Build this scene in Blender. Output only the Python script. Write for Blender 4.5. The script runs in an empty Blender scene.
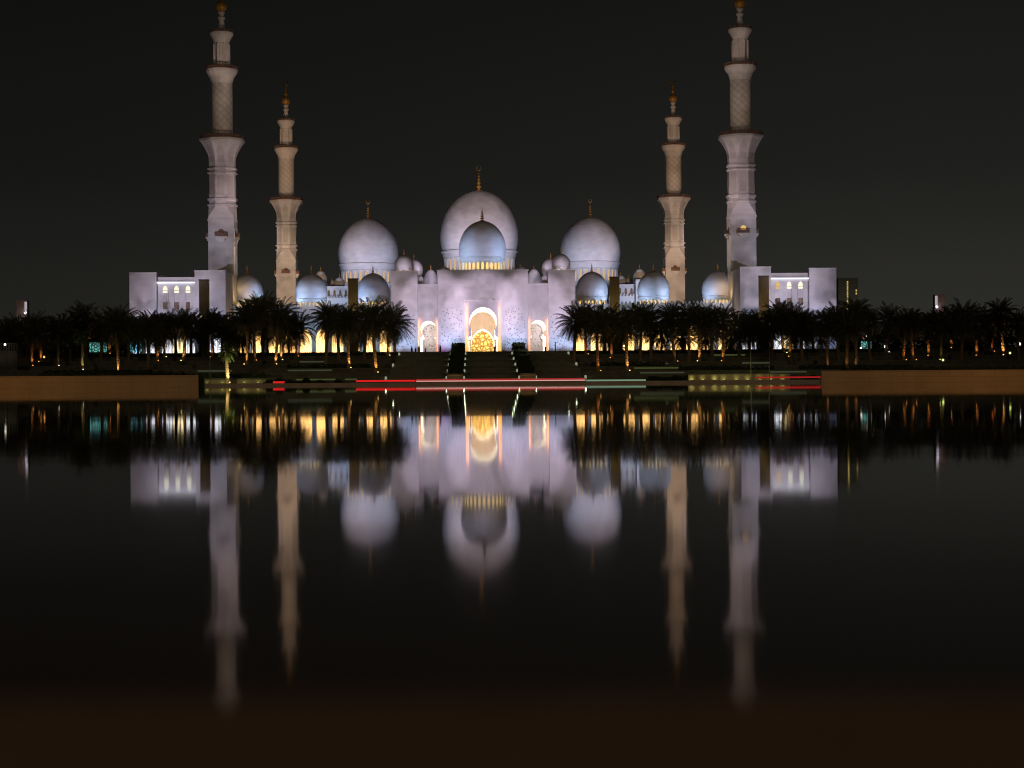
import bpy, math, random
from mathutils import Vector, Matrix

random.seed(7)
R = math.radians
scene = bpy.context.scene
COL = scene.collection

# ------------------------------------------------------------------ camera
CAMX, CAMZ = -2.2, 0.30          # just above the pool, a little left of the mosque's axis
F = 1700.0                       # focal length in pixels
PX, PY = 475.0, 383.0            # principal point
ROLL = 0.0068
cam = bpy.data.cameras.new("camera")
cam.sensor_width = 36.0
cam.lens = F / 1024 * 36.0
cam.shift_x = (512 - PX) / 1024
cam.shift_y = (PY - 384) / 1024
cam.clip_start, cam.clip_end = 0.05, 9000
cam.dof.use_dof = True
cam.dof.focus_distance = 455
cam.dof.aperture_fstop = 2.0
cam_o = bpy.data.objects.new("camera", cam)
COL.objects.link(cam_o)
cam_o.matrix_world = (Matrix.Translation((CAMX, 0, CAMZ)) @ Matrix.Rotation(R(90), 4, 'X') @ Matrix.Rotation(-ROLL, 4, 'Z'))
scene.camera = cam_o

# ------------------------------------------------------------------ night sky
w = bpy.data.worlds.new("World")
scene.world = w
w.use_nodes = True
nt = w.node_tree
nt.nodes.clear()
out = nt.nodes.new('ShaderNodeOutputWorld')
bg = nt.nodes.new('ShaderNodeBackground')
tc = nt.nodes.new('ShaderNodeTexCoord')
sep = nt.nodes.new('ShaderNodeSeparateXYZ')
nt.links.new(tc.outputs['Generated'], sep.inputs[0])
rmp = nt.nodes.new('ShaderNodeValToRGB')          # town glow low down, darker overhead
e = rmp.color_ramp.elements
e[0].position, e[0].color = 0.0, (0.0240, 0.0236, 0.0205, 1)
e[1].position, e[1].color = 0.60, (0.0020, 0.0020, 0.0021, 1)
m = e.new(0.22); m.color = (0.0072, 0.0071, 0.0067, 1)
m = e.new(0.12); m.color = (0.0112, 0.0111, 0.0099, 1)
m = e.new(0.066); m.color = (0.0180, 0.0177, 0.0155, 1)
azr = nt.nodes.new('ShaderNodeMapRange')         # the town lies to the right
azr.inputs[1].default_value, azr.inputs[2].default_value = -0.25, 0.25
azr.inputs[3].default_value, azr.inputs[4].default_value = 0.72, 1.2
mul = nt.nodes.new('ShaderNodeMixRGB'); mul.blend_type = 'MULTIPLY'; mul.inputs[0].default_value = 1
nt.links.new(sep.outputs['Z'], rmp.inputs[0])
nt.links.new(sep.outputs['X'], azr.inputs[0])
nt.links.new(rmp.outputs[0], mul.inputs[1])
nt.links.new(azr.outputs[0], mul.inputs[2])
nt.links.new(mul.outputs[0], bg.inputs[0])
bg.inputs[1].default_value = 1.0
nt.links.new(bg.outputs[0], out.inputs[0])

scene.view_settings.view_transform = 'Standard'
scene.view_settings.look = 'None'
scene.view_settings.exposure = 0
scene.view_settings.gamma = 1
scene.view_settings.use_curve_mapping = False
scene.cycles.use_denoising = True
scene.cycles.filter_width = 1.1
scene.cycles.max_bounces = 6
scene.cycles.diffuse_bounces = 3
scene.cycles.glossy_bounces = 3
scene.cycles.transparent_max_bounces = 8
scene.cycles.sample_clamp_indirect = 3.0
scene.cycles.use_light_tree = True
scene.cycles.light_sampling_threshold = 0.003

# ------------------------------------------------------------------ lamps
LAV = (0.88, 0.74, 1.0)
BLUE = (0.46, 0.62, 1.0)
PINK = (1.0, 0.75, 0.76)
WARM = (1.0, 0.66, 0.44)
AMBER = (1.0, 0.62, 0.22)
GOLD = (1.0, 0.78, 0.42)


def gobo(ld, scale, lo, hi):
    """Cloud pattern projected by the lamp itself, as the mosque's moonlight projectors do."""
    ld.use_nodes = True
    t = ld.node_tree
    t.nodes.clear()
    o = t.nodes.new('ShaderNodeOutputLight')
    em = t.nodes.new('ShaderNodeEmission')
    c = t.nodes.new('ShaderNodeTexCoord')
    mp = t.nodes.new('ShaderNodeMapping')
    mp.inputs['Scale'].default_value = (scale, scale, scale * 2.4)
    mp.inputs['Location'].default_value = (random.uniform(0, 50),) * 3
    n = t.nodes.new('ShaderNodeTexNoise')
    n.inputs['Scale'].default_value = 1.0
    n.inputs['Detail'].default_value = 5
    n.inputs['Roughness'].default_value = 0.62
    mr = t.nodes.new('ShaderNodeMapRange')
    mr.inputs[1].default_value, mr.inputs[2].default_value = 0.32, 0.68
    mr.inputs[3].default_value, mr.inputs[4].default_value = lo, hi
    t.links.new(c.outputs['Normal'], mp.inputs[0])
    t.links.new(mp.outputs[0], n.inputs['Vector'])
    t.links.new(n.outputs[0], mr.inputs[0])
    t.links.new(mr.outputs[0], em.inputs['Strength'])
    em.inputs['Color'].default_value = (1, 1, 1, 1)
    t.links.new(em.outputs[0], o.inputs[0])


def spot(loc, target, color, L, half, blend=1.0, radius=0.15, clouds=None, name="floodlight"):
    """Spot lamp that gives a white wall at the target about radiance L."""
    loc, target = Vector(loc), Vector(target)
    r = (target - loc).length
    ld = bpy.data.lights.new(name, 'SPOT')
    ld.energy = 4 * math.pi * (math.pi * L / 0.7) * r * r
    ld.color = color
    ld.spot_size = R(half * 2)
    ld.spot_blend = blend
    ld.shadow_soft_size = radius
    if clouds:
        gobo(ld, *clouds)
    o = bpy.data.objects.new(name, ld)
    COL.objects.link(o)
    o.location = loc
    o.rotation_euler = (target - loc).to_track_quat('-Z', 'Y').to_euler()
    return o


def point(loc, color, watts, radius=0.1, name="lamp"):
    ld = bpy.data.lights.new(name, 'POINT')
    ld.energy, ld.color, ld.shadow_soft_size = watts, color, radius
    o = bpy.data.objects.new(name, ld)
    COL.objects.link(o)
    o.location = loc
    return o


def area(loc, direction, color, radiance, sx, sy, name="linear_lamp"):
    """Linear lamp; sx is its horizontal length, sy its vertical one."""
    ld = bpy.data.lights.new(name, 'AREA')
    ld.shape = 'RECTANGLE'
    ld.size, ld.size_y = sx, sy
    ld.color = color
    ld.energy = 4.5 * radiance * math.pi * sx * sy
    o = bpy.data.objects.new(name, ld)
    COL.objects.link(o)
    o.location = loc
    o.rotation_euler = Vector(direction).to_track_quat('-Z', 'Y').to_euler()
    return o


# entrance front, from projectors on the promenade; their beams start just above the stairs
for i in range(3):
    tx = -12.5 + 12.5 * i
    spot((tx * 0.5, 341, 4.6), (tx, 438, 19.3), (0.93, 0.74, 1.0), 0.33, 6.3, 0.5, 0.3, clouds=(60, 0.72, 1.25))
for sx in (-1, 1):
    spot((sx * 20.6, 438.6, 29.35), (sx * 20.6, 444.6, 31.6), LAV, 0.32, 48, 1.0)      # roof lamps behind the parapets
    spot((sx * 13.9, 443.5, 26.2), (sx * 13.9, 456.3, 28.6), LAV, 0.34, 30, 1.0)
    spot((sx * 17.0, 456, 29.1), (sx * 18.6, 460, 31.5), LAV, 0.25, 48, 1.0)
for sx in (-1, 1):
    for z, L in ((13, 0.19), (23, 0.24)):
        spot((sx * 30.5, 426.8, z), (sx * 20.0, 437, z), (0.95, 0.76, 1.0), L, 40, 1.0, 0.4, clouds=(5, 0.5, 1.5))
# added faint fill from unseen lamps to lift the dark gardens and palms
for sx in (-1, 1):
    spot((sx * 150, 170, 30), (sx * 60, 400, 12), (1.0, 0.78, 0.50), 0.016, 28, 1.0)
    spot((sx * 60, -40, 25), (sx * 30, 400, 8), (1.0, 0.80, 0.52), 0.012, 12, 1.0)
for x in (-22.5, -18.5, -9.6, -7.0, 7.0, 9.6, 18.5, 22.5):
    spot((x, 433.2, 8.3), (x, 437.6, 13.6), BLUE, 0.40, 52, 1.0)
spot((-11.2, 435.5, 8.2), (-10.2, 438, 10), (0.85, 0.2, 1.0), 0.16, 50, 1.0)
# entrance dome
for sx in (-1, 1):
    spot((sx * 10.8, 440.5, 30.1), (sx * 3, 452, 36.5), BLUE, 0.42, 40, 1.0, clouds=(4, 0.6, 1.3))
spot((0, 345, 5), (0, 455, 39), LAV, 0.08, 3.2, 1.0)
# great domes, from light towers beyond both edges of the picture
for sx in (-1, 1):
    spot((sx * 150, 430, 42), (0, 700, 68), PINK, 0.145, 3.9, 0.8, clouds=(75, 0.62, 1.34))
    spot((sx * 40, 520, 31), (0, 700, 55), LAV, 0.07, 6.0, 1.0, clouds=(40, 0.6, 1.3))
    spot((sx * 150, 430, 42), (sx * 46.6, 702, 57), PINK, 0.13, 3.2, 0.8, clouds=(75, 0.62, 1.34))
    spot((sx * 44, 540, 27), (sx * 46.6, 700, 52), LAV, 0.09, 5.2, 1.0, clouds=(40, 0.6, 1.3))
    for k in (-1, 1):
        spot((sx * 46.6 + k * 17, 682, 41), (sx * 46.6 + k * 6, 704, 51), (0.60, 0.68, 1.0), 0.34, 30, 1.0)
        spot((k * 21, 682, 43), (k * 9, 703, 56), (0.72, 0.72, 1.0), 0.20, 30, 1.0)
# arcade domes and arcade walls
for sx in (-1, 1):
    for xd in (29.8, 46.6, 64.1):
        for k in (-1, 1):
            spot((sx * xd + k * 6.2, 455.0, 21.2), (sx * xd + k * 2.4, 463, 26), (0.44, 0.62, 1.0), 0.52 if k * sx > 0 else 0.40, 50, 1.0, clouds=(4, 0.6, 1.3))
        spot((sx * xd * 0.97, 425, 14), (sx * xd, 462, 27), LAV, 0.10, 11, 1.0, clouds=(14, 0.7, 1.3))
        spot((sx * (xd + 1), 441, 8.3), (sx * (xd + 1), 450, 18), (0.5, 0.72, 1.0), 0.22, 60, 1.0)
    # corner wings
    for xw in (73, 87):
        spot((sx * xw, 428.2, 17), (sx * xw, 440, 24), (0.90, 0.74, 0.98), 0.19, 52, 1.0, clouds=(3.2, 0.2, 1.75))
    for xw in (69.2, 79.3, 88.5):
        spot((sx * xw, 432.0, 8.3), (sx * xw, 440, 15), (0.50, 0.62, 1.0), 0.34, 50, 1.0, clouds=(2.5, 0.4, 1.5))
    spot((sx * 62.5, 447, 9), (sx * 66, 447, 17), WARM, 0.30, 60, 1.0)
    spot((sx * 64, 453, 21.3), (sx * 66.6, 458, 30), AMBER, 0.22, 55, 1.0)
    # front minarets
    spot((sx * 112, 345, 14), (sx * 70, 456, 34), (0.86, 0.78, 1.0), 0.15, 9.0, 1.0, clouds=(22, 0.5, 1.45))
    spot((sx * 20, 350, 12), (sx * 70, 456, 54), (1.0, 0.74, 0.80), 0.20, 6.4, 1.0, clouds=(22, 0.5, 1.45))
    spot((sx * 20, 345, 14), (sx * 70, 456, 82), (1.0, 0.72, 0.58), 0.15, 7.4, 1.0, clouds=(24, 0.6, 1.3))
    spot((sx * 44, 455, 21.2), (sx * 66.5, 460, 44), (1.0, 0.72, 0.55), 0.22, 26, 1.0)
    # rear minarets
    spot((sx * 62, 520, 21), (sx * 70, 610, 36), WARM, 0.34, 13, 1.0, clouds=(20, 0.7, 1.2))
    spot((sx * 78, 520, 21), (sx * 70, 610, 58), (1.0, 0.67, 0.47), 0.26, 10, 1.0, clouds=(20, 0.7, 1.2))
    spot((sx * 62, 500, 21), (sx * 70, 610, 84), (1.0, 0.63, 0.39), 0.24, 8, 1.0, clouds=(16, 0.7, 1.2))
    # side blocks of the prayer hall
    spot((sx * 55, 600, 22), (sx * 55, 638, 33), BLUE, 0.42, 30, 1.0)
    # street lighting that falls on the pool walls, from beyond the edges
    spot((sx * 88, 165, 9), (sx * 50, 222, 0.9), (1.0, 0.43, 0.09), 0.088, 32, 1.0)
# added warm lamp, unseen behind the camera, to brighten the near ledge
point((-7, -6, 5.5), (1.0, 0.64, 0.34), 320, 0.3)


# ------------------------------------------------------------------ helpers
def P(px, py, d):
    """World point at depth d seen at photograph pixel (px, py)."""
    s = F / d
    u, v = px - PX, PY - py
    cr, sr = math.cos(ROLL), math.sin(ROLL)
    # undo the roll
    x = u * cr + v * sr
    z = -u * sr + v * cr
    return Vector((CAMX + x / s, d, CAMZ + z / s))


class MB:
    def __init__(self):
        self.v, self.f = [], []

    def quad(self, a, b, c, d):
        n = len(self.v)
        self.v += [tuple(a), tuple(b), tuple(c), tuple(d)]
        self.f.append((n, n + 1, n + 2, n + 3))

    def tri(self, a, b, c):
        n = len(self.v)
        self.v += [tuple(a), tuple(b), tuple(c)]
        self.f.append((n, n + 1, n + 2))

    def box(self, x0, x1, y0, y1, z0, z1, bottom=True):
        n = len(self.v)
        self.v += [(x, y, z) for z in (z0, z1) for y in (y0, y1) for x in (x0, x1)]
        fs = [(4, 5, 7, 6), (0, 1, 5, 4), (1, 3, 7, 5), (3, 2, 6, 7), (2, 0, 4, 6)]
        if bottom:
            fs.append((0, 2, 3, 1))
        self.f += [tuple(n + i for i in q) for q in fs]

    def ring(self, pts):
        n = len(self.v)
        self.v += [tuple(p) for p in pts]
        return list(range(n, n + len(pts)))

    def lathe(self, prof, seg=24, c=(0, 0), rot=0.0, cap_top=True, cap_bot=True, square=False):
        """prof: list of (radius, z) from bottom to top."""
        rings = []
        for r, z in prof:
            rings.append(self.ring([(c[0] + r * math.cos(rot + 2 * math.pi * i / seg),
                                     c[1] + r * math.sin(rot + 2 * math.pi * i / seg), z) for i in range(seg)]))
        for a, b in zip(rings, rings[1:]):
            for i in range(seg):
                j = (i + 1) % seg
                self.f.append((a[i], a[j], b[j], b[i]))
        if cap_top:
            self.f.append(tuple(rings[-1]))
        if cap_bot:
            self.f.append(tuple(reversed(rings[0])))
        return rings

    def tube(self, pts, rads, seg=6):
        rings = []
        for i, p in enumerate(pts):
            p = Vector(p)
            d = (Vector(pts[min(i + 1, len(pts) - 1)]) - Vector(pts[max(i - 1, 0)])).normalized()
            a = d.orthogonal().normalized()
            b = d.cross(a)
            r = rads[i] if isinstance(rads, (list, tuple)) else rads
            rings.append(self.ring([p + (a * math.cos(t) + b * math.sin(t)) * r
                                    for t in [2 * math.pi * k / seg for k in range(seg)]]))
        # keep rings from twisting: match nearest start vertex
        for a, b in zip(rings, rings[1:]):
            va = Vector(self.v[a[0]])
            k = min(range(seg), key=lambda q: (Vector(self.v[b[q]]) - va).length)
            b2 = b[k:] + b[:k]
            for i in range(seg):
                j = (i + 1) % seg
                self.f.append((a[i], a[j], b2[j], b2[i]))
            b[:] = b2
        self.f.append(tuple(rings[-1]))
        self.f.append(tuple(reversed(rings[0])))

    def mesh(self, name, mat, smooth=False, off=(0, 0, 0)):
        me = bpy.data.meshes.new(name)
        ox, oy, oz = off
        me.from_pydata([(x - ox, y - oy, z - oz) for x, y, z in self.v], [], self.f)
        me.materials.append(mat)
        if smooth:
            me.polygons.foreach_set('use_smooth', [True] * len(me.polygons))
            try:
                me.set_sharp_from_angle(angle=R(38))
            except Exception:
                pass
        me.update()
        return me


def link(name, me, parent=None, loc=(0, 0, 0), rz=0.0):
    o = bpy.data.objects.new(name, me)
    COL.objects.link(o)
    if parent:
        o.parent = parent
    o.location = loc
    o.rotation_euler = (0, 0, rz)
    return o


def tag(o, label=None, cat=None, group=None, kind=None):
    if label: o['label'] = label
    if cat: o['category'] = cat
    if group: o['group'] = group
    if kind: o['kind'] = kind
    return o


def thing(name, loc, label, cat, group=None, rz=0.0):
    return tag(link(name, None, None, loc, rz), label, cat, group)


def part(root, name, mb, mat, parent=None, smooth=False):
    """Part built in world coordinates; root is the thing (unrotated), parent a part at the thing's origin."""
    return link(name, mb.mesh(name, mat, smooth, root.location), parent or root)


def struct(name, mb, mat, smooth=False):
    return tag(link(name, mb.mesh(name, mat, smooth)), kind='structure')


# ------------------------------------------------------------------ materials
def base_mat(name, rough=0.6, spec=0.3):
    mt = bpy.data.materials.new(name)
    mt.use_nodes = True
    b = mt.node_tree.nodes['Principled BSDF']
    b.inputs['Roughness'].default_value = rough
    b.inputs['Specular IOR Level'].default_value = spec
    return mt, mt.node_tree, b


def noisy(name, c1, c2, scale=1.0, rough=0.6, spec=0.3, bump=0.0, detail=5, stretch=(1, 1, 1), metal=0.0, bscale=None):
    mt, t, b = base_mat(name, rough, spec)
    tcn = t.nodes.new('ShaderNodeTexCoord')
    mp = t.nodes.new('ShaderNodeMapping')
    mp.inputs['Scale'].default_value = stretch
    n = t.nodes.new('ShaderNodeTexNoise')
    n.inputs['Scale'].default_value = scale
    n.inputs['Detail'].default_value = detail
    rp = t.nodes.new('ShaderNodeValToRGB')
    rp.color_ramp.elements[0].position = 0.32
    rp.color_ramp.elements[1].position = 0.68
    rp.color_ramp.elements[0].color = (*c1, 1)
    rp.color_ramp.elements[1].color = (*c2, 1)
    t.links.new(tcn.outputs['Object'], mp.inputs[0])
    t.links.new(mp.outputs[0], n.inputs['Vector'])
    t.links.new(n.outputs[0], rp.inputs[0])
    t.links.new(rp.outputs[0], b.inputs['Base Color'])
    b.inputs['Metallic'].default_value = metal
    if bump:
        bn = t.nodes.new('ShaderNodeBump')
        bn.inputs['Strength'].default_value = bump
        if bscale:
            n2 = t.nodes.new('ShaderNodeTexNoise')
            n2.inputs['Scale'].default_value = bscale
            t.links.new(mp.outputs[0], n2.inputs['Vector'])
            t.links.new(n2.outputs[0], bn.inputs['Height'])
        else:
            t.links.new(n.outputs[0], bn.inputs['Height'])
        t.links.new(bn.outputs[0], b.inputs['Normal'])
    return mt


def emis(name, color, strength):
    mt = bpy.data.materials.new(name)
    mt.use_nodes = True
    t = mt.node_tree
    t.nodes.clear()
    o = t.nodes.new('ShaderNodeOutputMaterial')
    em = t.nodes.new('ShaderNodeEmission')
    em.inputs[0].default_value = (*color, 1)
    em.inputs[1].default_value = strength
    t.links.new(em.outputs[0], o.inputs[0])
    return mt


def ashlar(name, c, var=0.07, bw=2.4, bh=0.9, joint=0.80):
    """Marble cladding: big slabs with thin joints, slab-to-slab tone, soft veins."""
    mt, t, b = base_mat(name, 0.5, 0.3)
    tcn = t.nodes.new('ShaderNodeTexCoord')
    sx = t.nodes.new('ShaderNodeSeparateXYZ')
    cx = t.nodes.new('ShaderNodeCombineXYZ')
    ad = t.nodes.new('ShaderNodeMath'); ad.operation = 'ADD'
    t.links.new(tcn.outputs['Object'], sx.inputs[0])
    t.links.new(sx.outputs[0], ad.inputs[0]); t.links.new(sx.outputs[1], ad.inputs[1])
    t.links.new(ad.outputs[0], cx.inputs[0]); t.links.new(sx.outputs[2], cx.inputs[1])
    br = t.nodes.new('ShaderNodeTexBrick')
    br.inputs['Scale'].default_value = 1.0
    br.inputs['Brick Width'].default_value = bw
    br.inputs['Row Height'].default_value = bh
    br.inputs['Mortar Size'].default_value = 0.03
    br.inputs['Color1'].default_value = (*[k * (1 - var) for k in c], 1)
    br.inputs['Color2'].default_value = (*[min(1, k * (1 + var)) for k in c], 1)
    br.inputs['Mortar'].default_value = (*[k * joint for k in c], 1)
    t.links.new(cx.outputs[0], br.inputs['Vector'])
    n = t.nodes.new('ShaderNodeTexNoise')
    n.inputs['Scale'].default_value = 0.35
    n.inputs['Detail'].default_value = 6
    t.links.new(tcn.outputs['Object'], n.inputs['Vector'])
    mr = t.nodes.new('ShaderNodeMapRange')
    mr.inputs[1].default_value, mr.inputs[2].default_value = 0.3, 0.7
    mr.inputs[3].default_value, mr.inputs[4].default_value = 0.84, 1.07
    t.links.new(n.outputs[0], mr.inputs[0])
    mx = t.nodes.new('ShaderNodeMixRGB'); mx.blend_type = 'MULTIPLY'; mx.inputs[0].default_value = 1
    t.links.new(br.outputs[0], mx.inputs[1]); t.links.new(mr.outputs[0], mx.inputs[2])
    t.links.new(mx.outputs[0], b.inputs['Base Color'])
    return mt


M = {}
M['marble'] = ashlar('white_marble_slabs', (0.70, 0.68, 0.67), 0.018, 2.4, 0.9, 0.93)
M['marble_smooth'] = noisy('white_marble', (0.64, 0.62, 0.605), (0.76, 0.74, 0.73), 0.30, 0.75, 0.15, stretch=(1, 1, 2.2), detail=8)  # streaks are faint veining plus projected cloud light put into the colour
M['marble_trim'] = noisy('marble_trim', (0.72, 0.70, 0.68), (0.78, 0.76, 0.74), 0.8, 0.4, 0.4)
M['gold'] = noisy('gold_leaf', (0.80, 0.42, 0.08), (0.92, 0.52, 0.12), 1.5, 0.35, 0.5, metal=0.2)
M['wood'] = noisy('brown_balcony', (0.22, 0.12, 0.085), (0.30, 0.17, 0.12), 2.0, 0.6)
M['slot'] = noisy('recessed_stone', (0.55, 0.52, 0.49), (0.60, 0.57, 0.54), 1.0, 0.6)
M['bronze'] = noisy('bronze_cladding', (0.20, 0.145, 0.06), (0.26, 0.19, 0.08), 0.6, 0.5, 0.4)
M['stone_brown'] = ashlar('brown_pool_stone', (0.31, 0.235, 0.155), 0.05, 3.0, 0.72, 0.72)
M['ledge'] = noisy('near_ledge_stone', (0.22, 0.16, 0.12), (0.30, 0.22, 0.17), 14, 0.75, 0.15, bump=0.05)
M['stone_dark'] = noisy('stair_stone', (0.09, 0.098, 0.074), (0.13, 0.135, 0.10), 0.9, 0.6)
M['stone_wall'] = noisy('garden_wall_stone', (0.075, 0.075, 0.058), (0.12, 0.115, 0.09), 0.7, 0.7, bump=0.1)
M['paving'] = noisy('paving', (0.18, 0.17, 0.15), (0.25, 0.24, 0.21), 0.5, 0.6)
M['lawn'] = noisy('lawn', (0.025, 0.045, 0.014), (0.045, 0.07, 0.022), 1.3, 0.9, 0.1, bump=0.4)
M['frond'] = noisy('palm_frond', (0.060, 0.066, 0.034), (0.100, 0.096, 0.054), 0.9, 0.6, 0.25)
M['frond_young'] = noisy('young_palm_frond', (0.07, 0.11, 0.03), (0.12, 0.16, 0.05), 0.9, 0.6, 0.25)
M['bark'] = noisy('palm_bark', (0.14, 0.095, 0.055), (0.30, 0.21, 0.13), 4.0, 0.9, 0.1, bump=0.9, stretch=(1, 1, 2.2))
M['leaf'] = noisy('hedge_leaf', (0.022, 0.036, 0.014), (0.045, 0.06, 0.022), 1.5, 0.7, 0.2)
M['metal'] = noisy('dark_metal', (0.05, 0.05, 0.05), (0.08, 0.08, 0.08), 3.0, 0.45, 0.5)
M['glass_dark'] = noisy('dark_window', (0.10, 0.055, 0.03), (0.16, 0.09, 0.05), 2.0, 0.25, 0.5)
M['far_wall'] = noisy('far_tower_wall', (0.40, 0.30, 0.26), (0.5, 0.38, 0.33), 0.4, 0.7)
M['far_dark'] = noisy('far_dark_wall', (0.20, 0.19, 0.155), (0.24, 0.225, 0.185), 0.4, 0.7)
M['cloth_dark'] = noisy('dark_cloth', (0.02, 0.02, 0.022), (0.04, 0.038, 0.04), 3, 0.9)
M['cloth_tan'] = noisy('tan_cloth', (0.30, 0.17, 0.08), (0.38, 0.22, 0.12), 3, 0.9)
M['skin'] = noisy('skin', (0.30, 0.18, 0.12), (0.34, 0.21, 0.15), 6, 0.6)
M['drum_glow'] = emis('drum_window_glow', (1.0, 0.66, 0.22), 1.15)
M['drum_glow_soft'] = emis('drum_window_soft_glow', (1.0, 0.66, 0.36), 0.62)
M['window_glow'] = emis('window_glow', (1.0, 0.95, 0.70), 1.1)
M['window_amber'] = emis('window_amber', (1.0, 0.62, 0.20), 0.75)
M['glazing_white'] = emis('lit_glazing_white', (0.92, 0.93, 1.0), 1.3)
M['glazing_warm'] = emis('lit_glazing_warm', (1.0, 0.80, 0.42), 1.5)
M['cornice_light'] = emis('cornice_light', (0.80, 0.85, 1.0), 2.2)
M['lamp_warm'] = emis('lamp_lens_warm', (1.0, 0.66, 0.22), 3.5)
M['lamp_orange'] = emis('lamp_lens_orange', (1.0, 0.42, 0.10), 2.0)
M['lamp_white'] = emis('lamp_lens_white', (1.0, 0.90, 0.75), 2.5)
M['lamp_green'] = emis('lamp_lens_green', (0.80, 0.95, 0.25), 2.0)
M['step_light'] = emis('step_light_spill', (0.60, 0.68, 0.44), 0.45)
M['strip_red'] = emis('strip_red', (1.0, 0.02, 0.02), 0.75)  # glow of passing car lights, drawn out into trails
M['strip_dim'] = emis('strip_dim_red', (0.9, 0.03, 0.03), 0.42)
M['quay'] = noisy('quay_stone', (0.34, 0.29, 0.25), (0.44, 0.38, 0.33), 0.4, 0.7, stretch=(1, 1, 3))
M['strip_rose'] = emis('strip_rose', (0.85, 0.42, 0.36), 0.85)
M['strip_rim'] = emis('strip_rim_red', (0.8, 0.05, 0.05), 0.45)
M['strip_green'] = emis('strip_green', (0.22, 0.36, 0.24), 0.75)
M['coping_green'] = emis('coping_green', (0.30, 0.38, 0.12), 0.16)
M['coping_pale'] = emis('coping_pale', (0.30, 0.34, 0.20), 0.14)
M['tower_lamp'] = emis('tower_lamp', (0.80, 0.75, 1.0), 3.0)
M['tower_edge'] = emis('tower_edge_light', (0.85, 0.75, 0.80), 0.45)
M['far_window'] = emis('far_window', (1.0, 0.72, 0.20), 0.55)


def voronoi_mat(name, ca, cb, scale, thr, emit=0.0, rough=0.5):
    """Two-tone floral pattern; optionally lit from behind."""
    mt, t, b = base_mat(name, rough)
    tcn = t.nodes.new('ShaderNodeTexCoord')
    n = t.nodes.new('ShaderNodeTexNoise'); n.inputs['Scale'].default_value = 0.9
    mxv = t.nodes.new('ShaderNodeMixRGB'); mxv.blend_type = 'ADD'; mxv.inputs[0].default_value = 0.6
    v = t.nodes.new('ShaderNodeTexVoronoi'); v.feature = 'DISTANCE_TO_EDGE' if emit else 'F1'
    v.inputs['Scale'].default_value = scale
    rp = t.nodes.new('ShaderNodeValToRGB')
    rp.color_ramp.elements[0].position, rp.color_ramp.elements[1].position = thr, thr + 0.10
    rp.color_ramp.elements[0].color, rp.color_ramp.elements[1].color = (*ca, 1), (*cb, 1)
    t.links.new(tcn.outputs['Object'], n.inputs['Vector'])
    t.links.new(tcn.outputs['Object'], mxv.inputs[1])
    t.links.new(n.outputs[1], mxv.inputs[2])
    t.links.new(mxv.outputs[0], v.inputs['Vector'])
    t.links.new(v.outputs['Distance'], rp.inputs[0])
    t.links.new(rp.outputs[0], b.inputs['Base Color'])
    if emit:
        t.links.new(rp.outputs[0], b.inputs['Emission Color'])
        b.inputs['Emission Strength'].default_value = emit
    return mt


M['inlay'] = voronoi_mat('floral_inlay', (0.36, 0.29, 0.32), (0.70, 0.68, 0.67), 1.55, 0.24)
M['door_glass'] = voronoi_mat('lit_lattice_glass', (0.22, 0.11, 0.015), (0.60, 0.38, 0.11), 0.95, 0.09, emit=1.0)
M['endwall'] = noisy('tan_end_wall', (0.31, 0.23, 0.175), (0.36, 0.27, 0.21), 1.0, 0.6)
M['teal_glass'] = voronoi_mat('teal_lattice_glass', (0.02, 0.06, 0.06), (0.16, 0.52, 0.46), 1.4, 0.10, emit=0.7)


def spiral_marble(name, base):
    """Marble shaft with a diagonal net of thin dark inlaid bands."""
    mt, t, b = base_mat(name, 0.5)
    tcn = t.nodes.new('ShaderNodeTexCoord')
    sx = t.nodes.new('ShaderNodeSeparateXYZ')
    t.links.new(tcn.outputs['Object'], sx.inputs[0])
    at = t.nodes.new('ShaderNodeMath'); at.operation = 'ARCTAN2'
    t.links.new(sx.outputs[1], at.inputs[0]); t.links.new(sx.outputs[0], at.inputs[1])
    res = []
    for k in (1, -1):
        a = t.nodes.new('ShaderNodeMath'); a.operation = 'MULTIPLY_ADD'
        a.inputs[1].default_value = k * 8 / (2 * math.pi)
        z = t.nodes.new('ShaderNodeMath'); z.operation = 'MULTIPLY'; z.inputs[1].default_value = 0.52
        t.links.new(sx.outputs[2], z.inputs[0])
        t.links.new(at.outputs[0], a.inputs[0]); t.links.new(z.outputs[0], a.inputs[2])
        fr = t.nodes.new('ShaderNodeMath'); fr.operation = 'FRACT'
        t.links.new(a.outputs[0], fr.inputs[0])
        lt = t.nodes.new('ShaderNodeMath'); lt.operation = 'LESS_THAN'
        lt.inputs[1].default_value = 0.20 if k == 1 else 0.12
        t.links.new(fr.outputs[0], lt.inputs[0])
        res.append(lt)
    mxm = t.nodes.new('ShaderNodeMath'); mxm.operation = 'MAXIMUM'
    t.links.new(res[0].outputs[0], mxm.inputs[0]); t.links.new(res[1].outputs[0], mxm.inputs[1])
    mx = t.nodes.new('ShaderNodeMixRGB')
    mx.inputs[1].default_value = (*base, 1)
    mx.inputs[2].default_value = (*[k * 0.74 for k in base], 1)
    t.links.new(mxm.outputs[0], mx.inputs[0])
    t.links.new(mx.outputs[0], b.inputs['Base Color'])
    return mt


M['spiral'] = spiral_marble('spiral_inlaid_marble', (0.68, 0.65, 0.61))


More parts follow.
